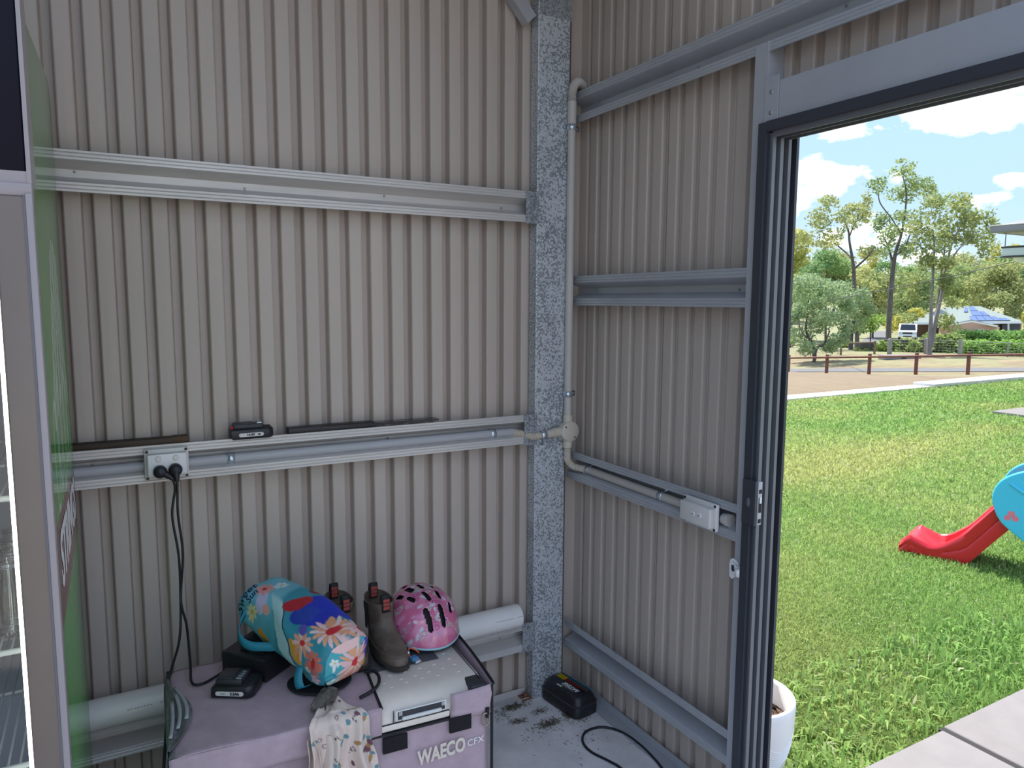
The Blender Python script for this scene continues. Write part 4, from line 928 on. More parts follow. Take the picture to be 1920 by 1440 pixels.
for i in range(170):
    x, y = (rg.random()-.5)*2.5, (rg.random()-.5)*3.2+.5; k = i % 5; s1 = .05+.05*rg.random(); r = rg.random()*3
    if k == 0: C = blend(C, ell(Ug, Vg, x, y, s1*1.3, s1*.8, r, 6), (.55, .52, .58))
    elif k == 1: C = blend(C, ring(Ug, Vg, x, y, s1, s1, 0, .35), (.36, .05, .18)); 
    elif k == 2: C = blend(C, ring(Ug, Vg, x, y, s1*1.5, s1*1.2, r, .3), (.42, .34, .26)); C = blend(C, ring(Ug, Vg, x, y, s1*1.0, s1*.8, r, .35), (.55, .50, .55))
    elif k == 3: C = blend(C, ring(Ug, Vg, x, y, s1*1.4, s1*.7, r, .3), (.30, .30, .34))
    else: C = flower(C, Ug, Vg, x, y, s1*.7, 5, (.62, .40, .52), (.40, .06, .2))
o = painted('outer_shell', P, C, he, 'painthelmet', closeu=True, mask=~hole); solidify(o, .003, -1)
TH2, EL2 = np.meshgrid(np.linspace(0, 2*PI, 49)[:-1], np.linspace(0.02, 1, 24), indexing='ij'); Pi = hel(TH2, EL2, .915)
b = B(); b.loft([[tuple(Pi[i, j]+np.array([0, 0, .004])) for i in range(48)] for j in range(24)], cap0=True); b.obj('inner_foam', 'foam', he)
rimp = hel(th[::3], np.ones_like(th[::3])); 
b = B(); b.tube([tuple(p+np.array([0, 0, -.001])) for p in rimp]+[tuple(rimp[0]+np.array([0, 0, -.001]))], .0045, 8, caps=False); b.obj('rim_trim', 'teal', he)
lo_ = np.array([p*np.array([.955, .955, 1])+np.array([0, 0, -.004]) for p in rimp]); lo2 = np.array([[p[0]*.90, p[1]*.90, .003+0*p[2]] for p in rimp])
b = B(); b.loft([[tuple(p) for p in lo_], [tuple(p) for p in (lo_*.97+0*lo2)*np.array([1, 1, .45])], [tuple(p) for p in lo2]]); b.obj('lower_shell', 'lilac', he)

tk = thing('key_tag', 'small blue and silver clip with an orange cord beside the boot', 'clip', (-.950, -.548, .5655), .3)
B().box((-.012, -.016, 0), (.012, .006, .012), bev=.002).obj('clip_body', 'bluetoy', tk); B().box((-.010, -.030, 0), (.011, -.014, .008), bev=.003).obj('clip_jaw', 'zinc', tk)
B().tube(smooth([(-.006, .004, .010), (-.004, .016, .022), (.010, .026, .024), (.026, .022, .016), (.034, .010, .006)], 5), .0024, 8).obj('cord', 'orange', tk)
B().lathe([(.0001, .0), (.005, .002), (.007, .008), (.004, .013), (.0001, .014)], 14, (-.008, .012, .014)).obj('bead', 'zinc', tk)

# ------------------------------------------------------------------ on the floor
bs = thing('bait_station', 'black rodent bait station with a rainbow striped label in the corner', 'bait station', (-.128, -.165, 0), math.radians(8))
def stt(g, z): return [(x, y, z) for x, y in rrect(-.062+g, -.115+g, .062-g, .112-g, .030, 5, 0)]
b = B().loft([stt(.006, 0.001), stt(0, .006), stt(-.001, .030), stt(.004, .050), stt(.008, .070), stt(.014, .082), stt(.022, .086)], cap0=True, cap1=True); b.obj('box', 'black', bs)
B().loft([stt(.001, .046), stt(-.001, .048), stt(-.001, .050), stt(.003, .052)]).obj('lid_seam', 'dark', bs)
for y in (-.06, .05): B().lathe([(.0001, .0005), (.011, .0005), (.013, -.001)], 16, (0, 0, 0), 0, 'x').xf(Matrix.Translation((-.0625, y, .022))).obj('entry_hole', 'blackmatt', bs)
NY2, NX2 = 90, 40
yy = np.linspace(-.085, .085, NY2)[:, None]*np.ones((1, NX2)); xx = np.linspace(.004, .041, NX2)[None, :]*np.ones((NY2, 1))
P = np.stack([xx, yy, np.full_like(xx, .0866)], -1); q = (xx-.004)/.037; C = np.zeros(P.shape); C[:] = (.012, .012, .014)
C = blend(C, (q > .55)*1., (.03, .10, .075)); C = blend(C, (q > .78)*1., (.012, .07, .12)); C = blend(C, ((q < .55) & (q > .06+.3*(yy < -.05)))*1., (.16, .018, .016)); C = blend(C, ((q > .27) & (q < .33))*.7, (.35, .10, .10))
C = blend(C, ((yy > .038) & (q < .75))*1., (.42, .29, .008)); C = blend(C, ((yy > .038) & (q > .75))*1., (.012, .05, .10))
painted('label', P, C, bs, 'paintgloss', sm=False)
text('lettering', 'RATSAK', .026, 'switch_w', bs, (-.0085, -.022, .0863), (0, 1, 0), (-1, 0, 0), .0003, bold=.0010, shear=.15, sx=.92)
for k in range(3): B().box((-.0275+.0035*k, -.058+.008*k, .0858), (-.0262+.0035*k, .018, .0864)).obj('print_line', 'conduit_dark', bs)
B().box((-.040, .004, .0858), (-.032, .032, .0864)).obj('print_block', 'switch', bs)
wc = B(); P = smooth([(-.20, -.90, .0048), (-.205, -.72, .0048), (-.198, -.605, .0048), (-.212, -.545, .0048), (-.236, -.470, .0048), (-.226, -.405, .0048), (-.180, -.362, .0048), (-.110, -.366, .0048), (-.064, -.425, .0048), (-.052, -.520, .0048), (-.062, -.625, .0048), (-.085, -.74, .0048), (-.10, -.95, .0048)], 8)
tag(wc.tube(P, .0046, 8).obj('cable_loop', 'rubber'), 'loop of black cable lying on the slab in front of the bait station', 'cable')
# sweepings: dry clippings in drifts
db = B(); rg = random.Random(3)
for (cx, cy, sx, sy, n) in ((-.335, -.075, .055, .020, 300), (-.260, -.155, .035, .016, 110), (-.370, -.175, .03, .018, 120), (-.275, -.245, .055, .022, 330), (-.185, -.235, .02, .03, 90), (-.33, -.30, .09, .06, 60), (-.22, -.40, .14, .10, 60), (-.40, -.10, .04, .05, 70), (-.15, -.28, .04, .02, 60)):
    for k in range(n):
        x = rg.gauss(cx, sx*.55); y = rg.gauss(cy, sy*.6); a = rg.random()*6.3; l = .002+.007*rg.random()**2; w = .0006+.0010*rg.random(); z = .0006+.004*rg.random()
        if x > -.245 and y > -.075: continue
        c, s = math.cos(a), math.sin(a); dz = rg.random()*.004
        db.add([(x-c*l-s*w, y-s*l+c*w, z), (x-c*l+s*w, y-s*l-c*w, z), (x+c*l, y+s*l, z+dz), (x, y, z+.0025)], [(0, 1, 2), (0, 2, 3), (1, 2, 3)])
tag(db.obj('floor_litter', mat('dry_clippings', (.13, .10, .062), .95, 0, .5, 90)), 'dry grass clippings and dirt swept into the corner of the slab', 'litter', kind='stuff')
# ------------------------------------------------------------------ outside: paving, pot, slide
pa = thing('path', None, None, kind='structure')
for x0, x1 in ((.075, 1.036), (1.064, 2.20), (2.228, 3.36)):
    B().box((x0, -2.30, -.10), (x1, -1.004 if x0 < .5 else -.992, 0), bev=.006).obj('paver', 'paver', pa)
for x in (1.036, 2.200): B().box((x, -2.30, -.10), (x+.028, -.99, -.006)).obj('joint_strip', 'joint', pa)
st('apron', B().box((-16, -16, -.16), (3.6, FRONT, -.015)).box((.075, FRONT, -.16), (3.6, -2.33, -.012)).box((-16, FRONT, -.16), (LEFT-.1, 6, -.015)), 'apron')

pot = thing('plant_pot', 'round white ceramic pot of bark soil outside the door jamb', 'pot', (.225, -.765, -.10))
prof = [(.0001, .0), (.085, .0), (.095, .006), (.118, .06), (.140, .13), (.155, .20), (.163, .27), (.1655, .33), (.1655, .347), (.162, .352), (.150, .352), (.146, .346), (.145, .25)]
B().lathe(prof, 64).obj('body', 'pot', pot)
for k in range(13):                          # combed wavy lines pressed into the glaze
    pts = []
    for j in range(97):
        a = 2*PI*j/96; z = .235-.0075*k+.020*math.sin(a*5+.12*k); i = next(i for i in range(1, len(prof)) if prof[i][1] >= z); r0, z0 = prof[i-1]; r1, z1 = prof[i]
        r = r0+(r1-r0)*(z-z0)/(z1-z0)+.0004; pts.append((r*math.cos(a), r*math.sin(a), z))
    B().tube(pts, .0013, 4, caps=False).obj('combed_line', 'pot', pot)
so = B().lathe([(.0001, .262), (.08, .266), (.146, .258)], 32).obj('soil', 'soil', pot)
ch = B(); rg = random.Random(5)
for k in range(260):
    r, a = .142*math.sqrt(rg.random()), rg.random()*2*PI; m_ = Matrix.Translation((r*math.cos(a), r*math.sin(a), .266)) @ Matrix.Rotation(rg.random()*6, 4, 'Z') @ Matrix.Rotation(rg.uniform(-.5, .5), 4, 'X'); i0 = len(ch.v)
    ch.box((-.012, -.005, -.002), (.012, .005, .003)).xf(m_, i0)
co = ch.obj('bark_chips', 'bark', pot); co['kind'] = 'stuff'

sl = thing('toddler_slide', 'red plastic toddler slide with sky-blue side panels on the lawn', 'slide', (3.255, .555, -.115), math.radians(-71))
prof = [(.0, .075), (.05, .105), (.12, .115), (.20, .085), (.30, .052), (.42, .050), (.54, .085), (.66, .150), (.78, .225), (.90, .305), (1.02, .385), (1.14, .46), (1.24, .52), (1.36, .55)]
sp2 = smooth([(x*.67, 0, z*(1+.32*min(1, max(0, (x-.3)/.45)))) for x, z in prof], 4); HWD = .165
b = B(); rings = []
for k, p in enumerate(sp2):
    x, z = p.x, p.z; wall = .075+.050*min(1, max(0, (x-.17)/.27)); und = max(.0, min(z-.015, .10+.09*min(1, x/.47)))
    lip = math.sin(min(1, x/.08)*PI/2)
    top = z+wall*(.25+.75*min(1, abs(x-.08)/.23)) if x > .08 else z+.03*lip
    bot = max(.004, z-.085-.045*min(1, x/.4))
    rings.append([(x, -HWD, bot), (x, -HWD-.012, (bot+top)/2-.02), (x, -HWD-.004, (bot+top)/2), (x, -HWD-.014, (bot+top)/2+.02), (x, -HWD-.010, top-.02), (x, -HWD+.008, top), (x, -HWD+.030, top-.008), (x, -HWD+.045, z+.012), (x, -HWD+.08, z), (x, 0, z-.003), (x, HWD-.08, z), (x, HWD-.045, z+.012), (x, HWD-.03, top-.008), (x, HWD-.008, top), (x, HWD+.010, top-.02), (x, HWD+.014, (bot+top)/2+.02), (x, HWD+.004, (bot+top)/2), (x, HWD+.012, (bot+top)/2-.02), (x, HWD, bot), (x, HWD-.03, bot+.01), (x, -HWD+.03, bot+.01)])
b.loft(rings, 0, True, cap0=True, cap1=True); b.obj('chute', 'red', sl)
def panel_outline():
    P = [(.56, .40), (.535, .47), (.53, .53), (.545, .59), (.58, .64), (.65, .69), (.78, .74), (.95, .76), (1.12, .75), (1.27, .68), (1.34, .52), (1.36, .2), (1.36, .0), (1.0, .0), (.95, .10), (.80, .20), (.69, .275), (.60, .345)]
    return [(p.x, p.z) for p in smooth([(x, 0, z) for x, z in P+[P[0]]], 4)][:-1]
for s in (-1, 1):
    o = B().prism(panel_outline(), 'y', s*(HWD+.016), s*(HWD+.060), 0, False).obj('side_panel', 'blue', sl)
    md = o.modifiers.new('bevel', 'BEVEL'); md.width = .012; md.segments = 3; md.limit_method = 'ANGLE'; md.angle_limit = .8
    g = B()
    for cx, cz, r in ((.640, .425, .020), (.662, .398, .019), (.620, .396, .018)):
        g.lathe([(.0001, 0), (r, 0), (r*1.1, .006)], 20, (0, 0, 0), 0, 'y').xf(Matrix.Translation((cx, s*(HWD+.0605) if s > 0 else s*(HWD+.0605), cz)), len(g.v)-60)
    g.obj('grip_hole', 'pink', o)
    r = B().tube(smooth([(.62, s*(HWD+.061), .62), (.70, s*(HWD+.062), .57), (.82, s*(HWD+.062), .52), (1.0, s*(HWD+.062), .48)], 5), .010, 8); r.obj('moulded_rib', 'blue', o)
for k in range(3): B().box((1.02+.10*k, -HWD-.01, .10+.13*(2-k)), (1.12+.10*k, HWD+.01, .13+.13*(2-k)), bev=.012).obj('step', 'red', sl)

# ------------------------------------------------------------------ ground
HD = Vector((math.sin(YAW), math.cos(YAW), 0)); HR = Vector((math.cos(YAW), -math.sin(YAW), 0)); C0 = Vector((CX, CY, 0))
PROF = [(-400, -.2), (-5, -.2), (0, -.25), (10, -.50), (15, -.56), (25, -1.0), (33, -1.62), (40, -2.27), (44, -2.5), (50, -2.75), (56, -2.85), (70, -2.9), (130, -2.9), (220, -1.0), (420, 5.0), (1200, 25)]
def ground(d, l):
    s = d+.87*(np.asarray(l)-20)*np.clip((70-np.asarray(d))/20, 0, 1); z = np.interp(s, [a for a, _ in PROF], [b_ for _, b_ in PROF])
    return z+.093*np.clip(l-20, -12, 12)*np.clip((s-10)/30, 0, 1)*np.clip((75-s)/20, 0, 1)
def gpt(px, dep):                         # ground point below the line of sight px at depth dep
    l = (px-960)/FPX*dep; p = C0+HD*dep+HR*l; return Vector((p.x, p.y, float(ground(dep, l))))
dd = np.concatenate([np.linspace(-30, 10, 12), np.linspace(11, 60, 110), np.linspace(62, 130, 36), np.linspace(140, 700, 24)]); ll = np.concatenate([np.linspace(-300, 0, 16), np.linspace(2, 60, 70), np.linspace(65, 420, 22)])
D_, L2_ = np.meshgrid(dd, ll, indexing='ij'); Z_ = ground(D_, L2_)
X_ = CX+HD.x*D_+HR.x*L2_; Y_ = CY+HD.y*D_+HR.y*L2_
Z_ = np.where(Y_ < 6.75, np.minimum(Z_, -.4), Z_)
S_ = D_+.87*(L2_-20)*np.clip((70-D_)/20, 0, 1); n = fbm(X_*.35, Y_*.35, 1, 4); n2 = fbm(X_*1.3, Y_*1.3, 3, 3)
C = np.zeros(X_.shape+(3,)); C[:] = (.185, .135, .080); C = blend(C, (n-.42)*4*.5, (.215, .158, .098)); C = blend(C, np.clip((S_-28)/8, 0, 1)*np.clip((n2-.40)*4, 0, .8), (.22, .21, .095))
C = blend(C, ((S_ > 52)*np.clip((n-.38)*5, 0, .85)), (.20, .205, .095)); C = blend(C, (S_ > 75)*.8, (.22, .22, .11)); C = blend(C, (S_ > 52)*(S_ < 57)*np.clip((n2-.5)*5, 0, .8), (.27, .185, .12))
painted('ground', np.stack([X_, Y_, Z_], -1), C, None, mat('dry_ground', attr='Col', rough=.95, var=.10, vscale=3.0), kind='structure') if False else None
M['dirt'] = mat('dry_ground', attr='Col', rough=.95, var=.12, vscale=2.5, vdetail=8)
painted('ground', np.stack([X_, Y_, Z_], -1), C, None, 'dirt', kind='structure')
def strip(name, material, s0, s1, lift, l0=-10, l1=60, n=60):
    b = B(); rows = []
    for s in np.linspace(s0, s1, 8): 
        row = []
        for l in np.linspace(l0, l1, n):
            d = s-.87*(l-20); p = C0+HD*d+HR*l; row.append((p.x, p.y, float(ground(d, l))+lift))
        rows.append(row)
    return st(name, b.loft(rows, close=False), material)
M['road'] = mat('bitumen', (.13, .128, .130), .9, 0, .1, 2)
strip('road', 'road', 43.6, 47.5, .03, 2, 40)
b = B(); b.loft([[tuple(gpt(px, d)+Vector((0, 0, .05))) for px in (a, a+(w_)/2, a+w_)] for a, w_, d in ((1585, 60, 72), (1600, 50, 80), (1618, 42, 90), (1628, 40, 102), (1640, 30, 120))], close=False); st('driveway', b, 'road')

# lawn, level with the slab, edged by a concrete strip
GX = np.concatenate([np.linspace(.02, 8, 40), np.linspace(8.3, 34, 30)]); GY = np.concatenate([np.linspace(-12, -1, 12), np.linspace(-.8, 6.6, 36)])
XX, YY = np.meshgrid(GX, GY, indexing='ij'); lawnz = lambda y: -.105-.045*np.clip(y/6.6, 0, 1)
n = fbm(XX*.5, YY*.5, 2, 4); n2 = fbm(XX*1.2, YY*1.2, 6, 3)
def lawn_tint(x, y):
    n = fbm(x*.55, y*.55, 2, 4); t = np.clip((n-.40)*4.0, 0, 1)
    bandl = np.exp(-((y-2.6-.10*(x-5))/.55)**2)*np.clip((x-3)/2, 0, 1)*np.clip((11-x)/3, 0, 1)
    return np.clip(t*.55+bandl*.7+.18*np.exp(-((x-2.0)**2+(y-1.2)**2)/3), 0, 1)
t = lawn_tint(XX, YY); C = np.zeros(XX.shape+(3,)); C[:] = (.13, .21, .052); C = blend(C, t, (.23, .24, .08))
M['turf'] = mat('turf', attr='Col', rough=.95, var=.3, vscale=14, vdetail=8, bump=1.0, bscale=60, stretch=(1, 1, 1))
painted('lawn', np.stack([XX, YY, lawnz(YY)], -1), C, None, 'turf', kind='structure')
M['blade'] = mat('grass_blade', attr='Col', rough=.6, transl=.45, spec=.25)
def blades(name, label, n, rmin, rmax, w, h, seed, xr, yr, leanr=.9, broad=False, tintk=0.):
    g = np.random.default_rng(seed); m = int(n); r = (rmin*(rmax/rmin)**g.random(m)) if not broad else np.sqrt(g.random(m)*(rmax**2-rmin**2)+rmin**2); th = g.random(m)*1.9-.55
    x = .0+r*np.cos(th); y = -1.3+r*np.sin(th)
    ok = (x > .09) & (y < 6.5) & (y > -8) & ~((y < -.985) & (x < 3.4) & (y > -2.4)) & ((x-.225)**2+(y+.765)**2 > .105**2) & (x < 30)
    ok &= ~((x > 10.7) & (y < 3.95)); ok &= (x > xr[0]) & (x < xr[1]) & (y > yr[0]) & (y < yr[1])
    x, y = x[ok], y[ok]; m = len(x); z = lawnz(y); a = g.random(m)*2*PI; le = g.random(m)**.7*leanr; k = np.ones(m) if broad else np.clip(np.hypot(x, y+1.3)/3., 1, 5.5); hh = h*(.45+.9*g.random(m))*k**.25; ww = w*(.6+.8*g.random(m))*k; la = g.random(m)*2*PI
    px_, py_ = np.cos(a)*ww, np.sin(a)*ww; tx, ty, tz = x+np.cos(la)*hh*np.sin(le), y+np.sin(la)*hh*np.sin(le), z+hh*np.cos(le)
    mx, my, mz = x+np.cos(la)*hh*.45*np.sin(le*.5), y+np.sin(la)*hh*.45*np.sin(le*.5), z+hh*.6*np.cos(le*.5)
    V = np.empty((m, 4, 3)); V[:, 0] = np.stack([x-px_, y-py_, z-.004], -1); V[:, 1] = np.stack([mx+px_*.9, my+py_*.9, mz], -1); V[:, 2] = np.stack([tx, ty, tz], -1); V[:, 3] = np.stack([mx-px_*.9, my-py_*.9, mz], -1)
    t = np.clip(lawn_tint(x, y)+(g.random(m)-.5)*.5+tintk, 0, 1); C = np.zeros((m, 3)); C[:] = (.265, .435, .120); C = blend(C, t, (.49, .515, .195)); C = C*(.75+.5*g.random(m))[:, None]
    C = blend(C, (g.random(m) > .975)*.9, (.62, .60, .42))
    me = bpy.data.meshes.new(name); me.vertices.add(m*4); me.vertices.foreach_set('co', V.reshape(-1)); 
    me.loops.add(m*4); me.loops.foreach_set('vertex_index', np.arange(m*4, dtype=np.int32)); me.polygons.add(m); me.polygons.foreach_set('loop_start', np.arange(0, m*4, 4, dtype=np.int32)); me.update()
    ca = me.color_attributes.new('Col', 'FLOAT_COLOR', 'POINT'); ca.data.foreach_set('color', np.hstack([np.repeat(C, 4, 0), np.ones((m*4, 1))]).astype(np.float32).ravel())
    me.materials.append(M['blade']); me.validate(); return link(name, me, None, label, 'grass', kind='stuff')
ALL = (-99, 99)
blades('grass', 'short green grass covering the lawn from shed to edging strip', 640000, .9, 24, .0034, .036, 1, ALL, ALL)
blades('grass', 'longer coarse green grass growing along the paving edge', 15000, .2, 2.6, .0062, .085, 4, (.09, 3), (-.99, -.35), 1.15, True, -.35)
blades('grass', 'coarse green grass tufts around the white pot', 3000, .1, .8, .0070, .075, 5, (.09, .62), (-.97, -.4), 1.1, True, -.2)
# edging strip
eg = thing('edging_strip', None, None, kind='structure')
for x0, x1 in ((-2, 4.5), (4.5, 7.0), (7.0, 9.5), (9.5, 12.0), (12.0, 13.6)): B().box((x0+.006, 6.58, -.6), (x1-.006, 6.98, -.118), bev=.01).obj('edging_block', 'edging', eg)
for x0, x1 in ((13.6, 16.0), (16.0, 18.5), (18.5, 21.), (21., 24.)): B().box((x0+.006, 6.50, -.6), (x1-.006, 6.98, -.060), bev=.01).obj('edging_block', 'edging', eg)

# ------------------------------------------------------------------ neighbouring roof corner, lantern, slab
st('slab', B().box((10.77, -6, -.30), (19, 3.88, -.085), bev=.01), 'paver')
nh = thing('house_eave', 'grey gutter and roof corner of the near house at the lawn edge', 'eave', (10.5, 3.9, 2.74))
def nl(x, y, z): return (x-10.5, y-3.9, z-2.74)
B().box(nl(10.44, 3.96, 2.735), nl(10.58, -6, 2.845), bev=.02).box(nl(10.60, 3.955, 2.737), nl(19, 3.82, 2.843), bev=.02).obj('gutter', 'eave', nh)
B().box(nl(10.43, 3.97, 2.835), nl(10.59, -6, 2.852), bev=.004).obj('gutter_lip', 'eavel', nh)
bb = B(); bb.add([nl(10.5, 3.9, 2.85), nl(10.5, -6, 2.85), nl(15.5, -1.1, 4.45), nl(15.5, -6, 4.45), nl(19, 3.9, 2.85), nl(19, -1.1, 4.45)], [(0, 1, 3, 2), (0, 2, 5, 4)]); o = bb.obj('roof_sheet', 'roofgrey', nh); solidify(o, .04)
B().box(nl(10.60, 3.8, 2.73), nl(19, -6, 2.75)).obj('soffit', 'eavel', nh)
B().box(nl(10.78, 3.62, 2.58), nl(10.95, -6, 2.73)).box(nl(10.78, 3.62, 2.58), nl(19, 3.45, 2.73)).obj('eave_beam', 'eave', nh)
ln = thing('hanging_lantern', 'small dark-capped lantern hanging under the near house eave', 'lantern', at(1912, 473, 11.35))
B().box((-.16, -.20, .065), (.16, .20, .095), bev=.006).obj('cap', 'dark', ln); B().box((-.15, -.19, -.055), (.15, .19, .065), bev=.004).obj('glass_body', 'lampglass', ln); B().box((-.16, -.20, -.080), (.16, .20, -.055), bev=.006).obj('base', 'dark', ln)
B().lathe([(.11, -.08), (.10, -.12), (.06, -.15), (.0001, -.16)], 20, (.02, -.02, 0)).obj('globe', 'white', ln)
for x, y in ((-.12, .16), (.12, -.16)): B().tube([(x, y, .09), (x, y, .30)], .006, 6).obj('hanger', 'dark', ln)
B().tube(smooth([tuple(at(1906, 490, 11.6)), tuple(at(1870, 498, 13.2)), tuple(at(1800, 514, 17.5)), tuple(at(1700, 535.5, 26)), tuple(at(1600, 555, 40)), tuple(at(1470, 577, 75)), tuple(at(1300, 596, 140))], 6), .012, 6)
tag(B().tube(smooth([tuple(at(1906, 490, 11.6)), tuple(at(1870, 498, 13.2)), tuple(at(1800, 514, 17.5)), tuple(at(1700, 535.5, 26)), tuple(at(1600, 555, 40)), tuple(at(1470, 577, 75)), tuple(at(1300, 596, 140))], 6), [.007]*6+[.009]*6+[.012]*6+[.016]*6+[.024]*6+[.04]*7, 6).obj('power_line', mat('line_black', (.03, .032, .032), .7)), 'overhead power line crossing in front of the far trees', 'cable')

# ------------------------------------------------------------------ fences
M['rail'] = mat('stained_timber', (.17, .060, .042), .75, 0, .2, 6); M['greypost'] = mat('weathered_post', (.30, .285, .27), .85, 0, .15, 8); M['brownwood'] = mat('old_timber', (.20, .14, .095), .85)
fn = thing('rail_fence', 'red-brown post and rail fence along the road verge', 'fence', gpt(1632, 40))
fo = Vector(fn.location); tops = []
for px, dp in ((1310, 53.0), (1357, 50), (1414, 46.5), (1480, 43.3), (1552, 41.8), (1632, 40.2), (1720, 38.6), (1818, 37.0), (1928, 35.2), (2050, 33.4)):
    g = gpt(px, dp); tops.append(g+Vector((0, 0, 1.0)))
    B().box((-.07, -.07, -.2), (.07, .07, 1.17), bev=.015).xf(Matrix.Translation(g-fo)).obj('post', 'rail', fn)
for i in range(len(tops)-1):
    B().tube([tops[i]-fo+Vector((-.08, -.06, 0)), tops[i+1]-fo+Vector((-.08, -.06, 0))], .055, 6).obj('rail', 'rail', fn)
f2_ = thing('paddock_fence', 'thin brown rail fence beyond the road at the bush edge', 'fence', gpt(1577, 58)); fo = Vector(f2_.location); tops = []
for px in (1440, 1474, 1525, 1577, 1640):
    g = gpt(px, 58+.004*(1577-px)); tops.append(g+Vector((0, 0, .95))); B().box((-.06, -.06, -.2), (.06, .06, 1.05)).xf(Matrix.Translation(g-fo)).obj('post', 'brownwood', f2_)
for i in range(len(tops)-1): B().tube([tops[i]-fo, tops[i+1]-fo], .05, 6).obj('rail', 'brownwood', f2_)
f3 = thing('mesh_fence', 'grey post and wire mesh fence before the hedge across the road', 'fence', gpt(1737, 57)); fo = Vector(f3.location); tops = []
for px, wd_ in ((1668, .22), (1736, .18), (1800, .20), (1890, .06), (1960, .2)):
    g = gpt(px, 57); tops.append(g+Vector((0, 0, 1.12))); B().box((-wd_/2-.05, -wd_/2, -.2), (wd_/2+.05, wd_/2, 1.22), bev=.02).xf(Matrix.Translation(g-fo)).obj('post', 'greypost', f3)
for i in range(len(tops)-1):
    B().tube([tops[i]-fo, tops[i+1]-fo], .022, 6).obj('top_wire', 'greypost', f3)
    w = B()
    for k in range(9):
        a = tops[i].lerp(tops[i+1], (k+.5)/9)-fo; w.tube([a, a-Vector((0, 0, 1.05))], .008, 4)
    for k in range(5): w.tube([tops[i]-fo-Vector((0, 0, .2*(k+1))), tops[i+1]-fo-Vector((0, 0, .2*(k+1)))], .008, 4)
    w.obj('wire_mesh', 'greypost', f3)
cu = thing('culvert', 'low pale concrete drain culvert on the verge behind the rail fence', 'culvert', gpt(1688, 51.5)); 
B().box((-1.3, -.6, -.3), (1.2, .5, .28), bev=.05).xf(Matrix.Rotation(math.radians(-30), 4, 'Z')).obj('headwall', 'paver', cu); B().lathe([(.20, -.62), (.20, -.55)], 16, (0, 0, .02), 0, 'y', cap0=True).xf(Matrix.Rotation(math.radians(-30), 4, 'Z')).obj('pipe_mouth', 'dark', cu)

# ------------------------------------------------------------------ trees
M['leaf'] = mat('leaves', attr='Col', rough=.65, transl=.42, spec=.2)
M['trunk'] = mat('dark_bark', (.115, .098, .088), .9, 0, .35, 5, stretch=(1, 1, .2)); M['trunkg'] = mat('grey_bark', (.24, .215, .20), .9, 0, .3, 4, stretch=(1, 1, .2))
def leafmesh(name, parent, blobs, dens, ls, cols, seed, org, droop=.5):
    g = np.random.default_rng(seed); Vs = []; Cs = []
    for (c, rx, ry, rz, k) in blobs:
        m = max(8, int(4.2*dens*(rx*rz*4)/(ls*ls*.33)))
        d = g.normal(size=(m, 3)); d /= np.linalg.norm(d, axis=1)[:, None]; r = (.35+.65*g.random(m)**.5)*(1+.18*g.normal(size=m)); p = np.array(c)-np.array(org)+d*r[:, None]*np.array([rx, ry, rz])
        a = g.normal(size=(m, 3)); a[:, 2] = a[:, 2]*.6-droop; a /= np.linalg.norm(a, axis=1)[:, None]; b_ = np.cross(a, g.normal(size=(m, 3))); b_ /= np.linalg.norm(b_, axis=1)[:, None]
        s = ls*(.5+g.random(m))[:, None]; w = s*.24; v = np.stack([p-a*s*.5, p+b_*w-a*s*.05, p+a*s*.5, p-b_*w-a*s*.05], 1); Vs.append(v)
        t = np.clip(g.random(m)*.7+.3*((k if k is not None else g.random())), 0, 1)[:, None]; q = g.random(m)[:, None]; Cs.append((np.array(cols[0])*(1-t)+np.array(cols[1])*t)*(1.0+.45*q))
    V = np.concatenate(Vs); C = np.concatenate(Cs); m = len(V); me = bpy.data.meshes.new(name); me.vertices.add(m*4); me.vertices.foreach_set('co', V.reshape(-1)); me.loops.add(m*4); me.loops.foreach_set('vertex_index', np.arange(m*4, dtype=np.int32))
    me.polygons.add(m); me.polygons.foreach_set('loop_start', np.arange(0, m*4, 4, dtype=np.int32)); me.update(); ca = me.color_attributes.new('Col', 'FLOAT_COLOR', 'POINT'); ca.data.foreach_set('color', np.hstack([np.repeat(C, 4, 0), np.ones((m*4, 1))]).astype(np.float32).ravel()); me.materials.append(M['leaf']); me.validate()
    return link(name, me, parent)
GREEN = ((.185, .270, .140), (.335, .380, .135)); OLIVE = ((.230, .285, .135), (.41, .405, .155)); BLUEG = ((.220, .320, .200), (.345, .410, .180)); YELL = ((.30, .32, .09), (.50, .46, .12)); DEEP = ((.10, .175, .075), (.20, .27, .09))
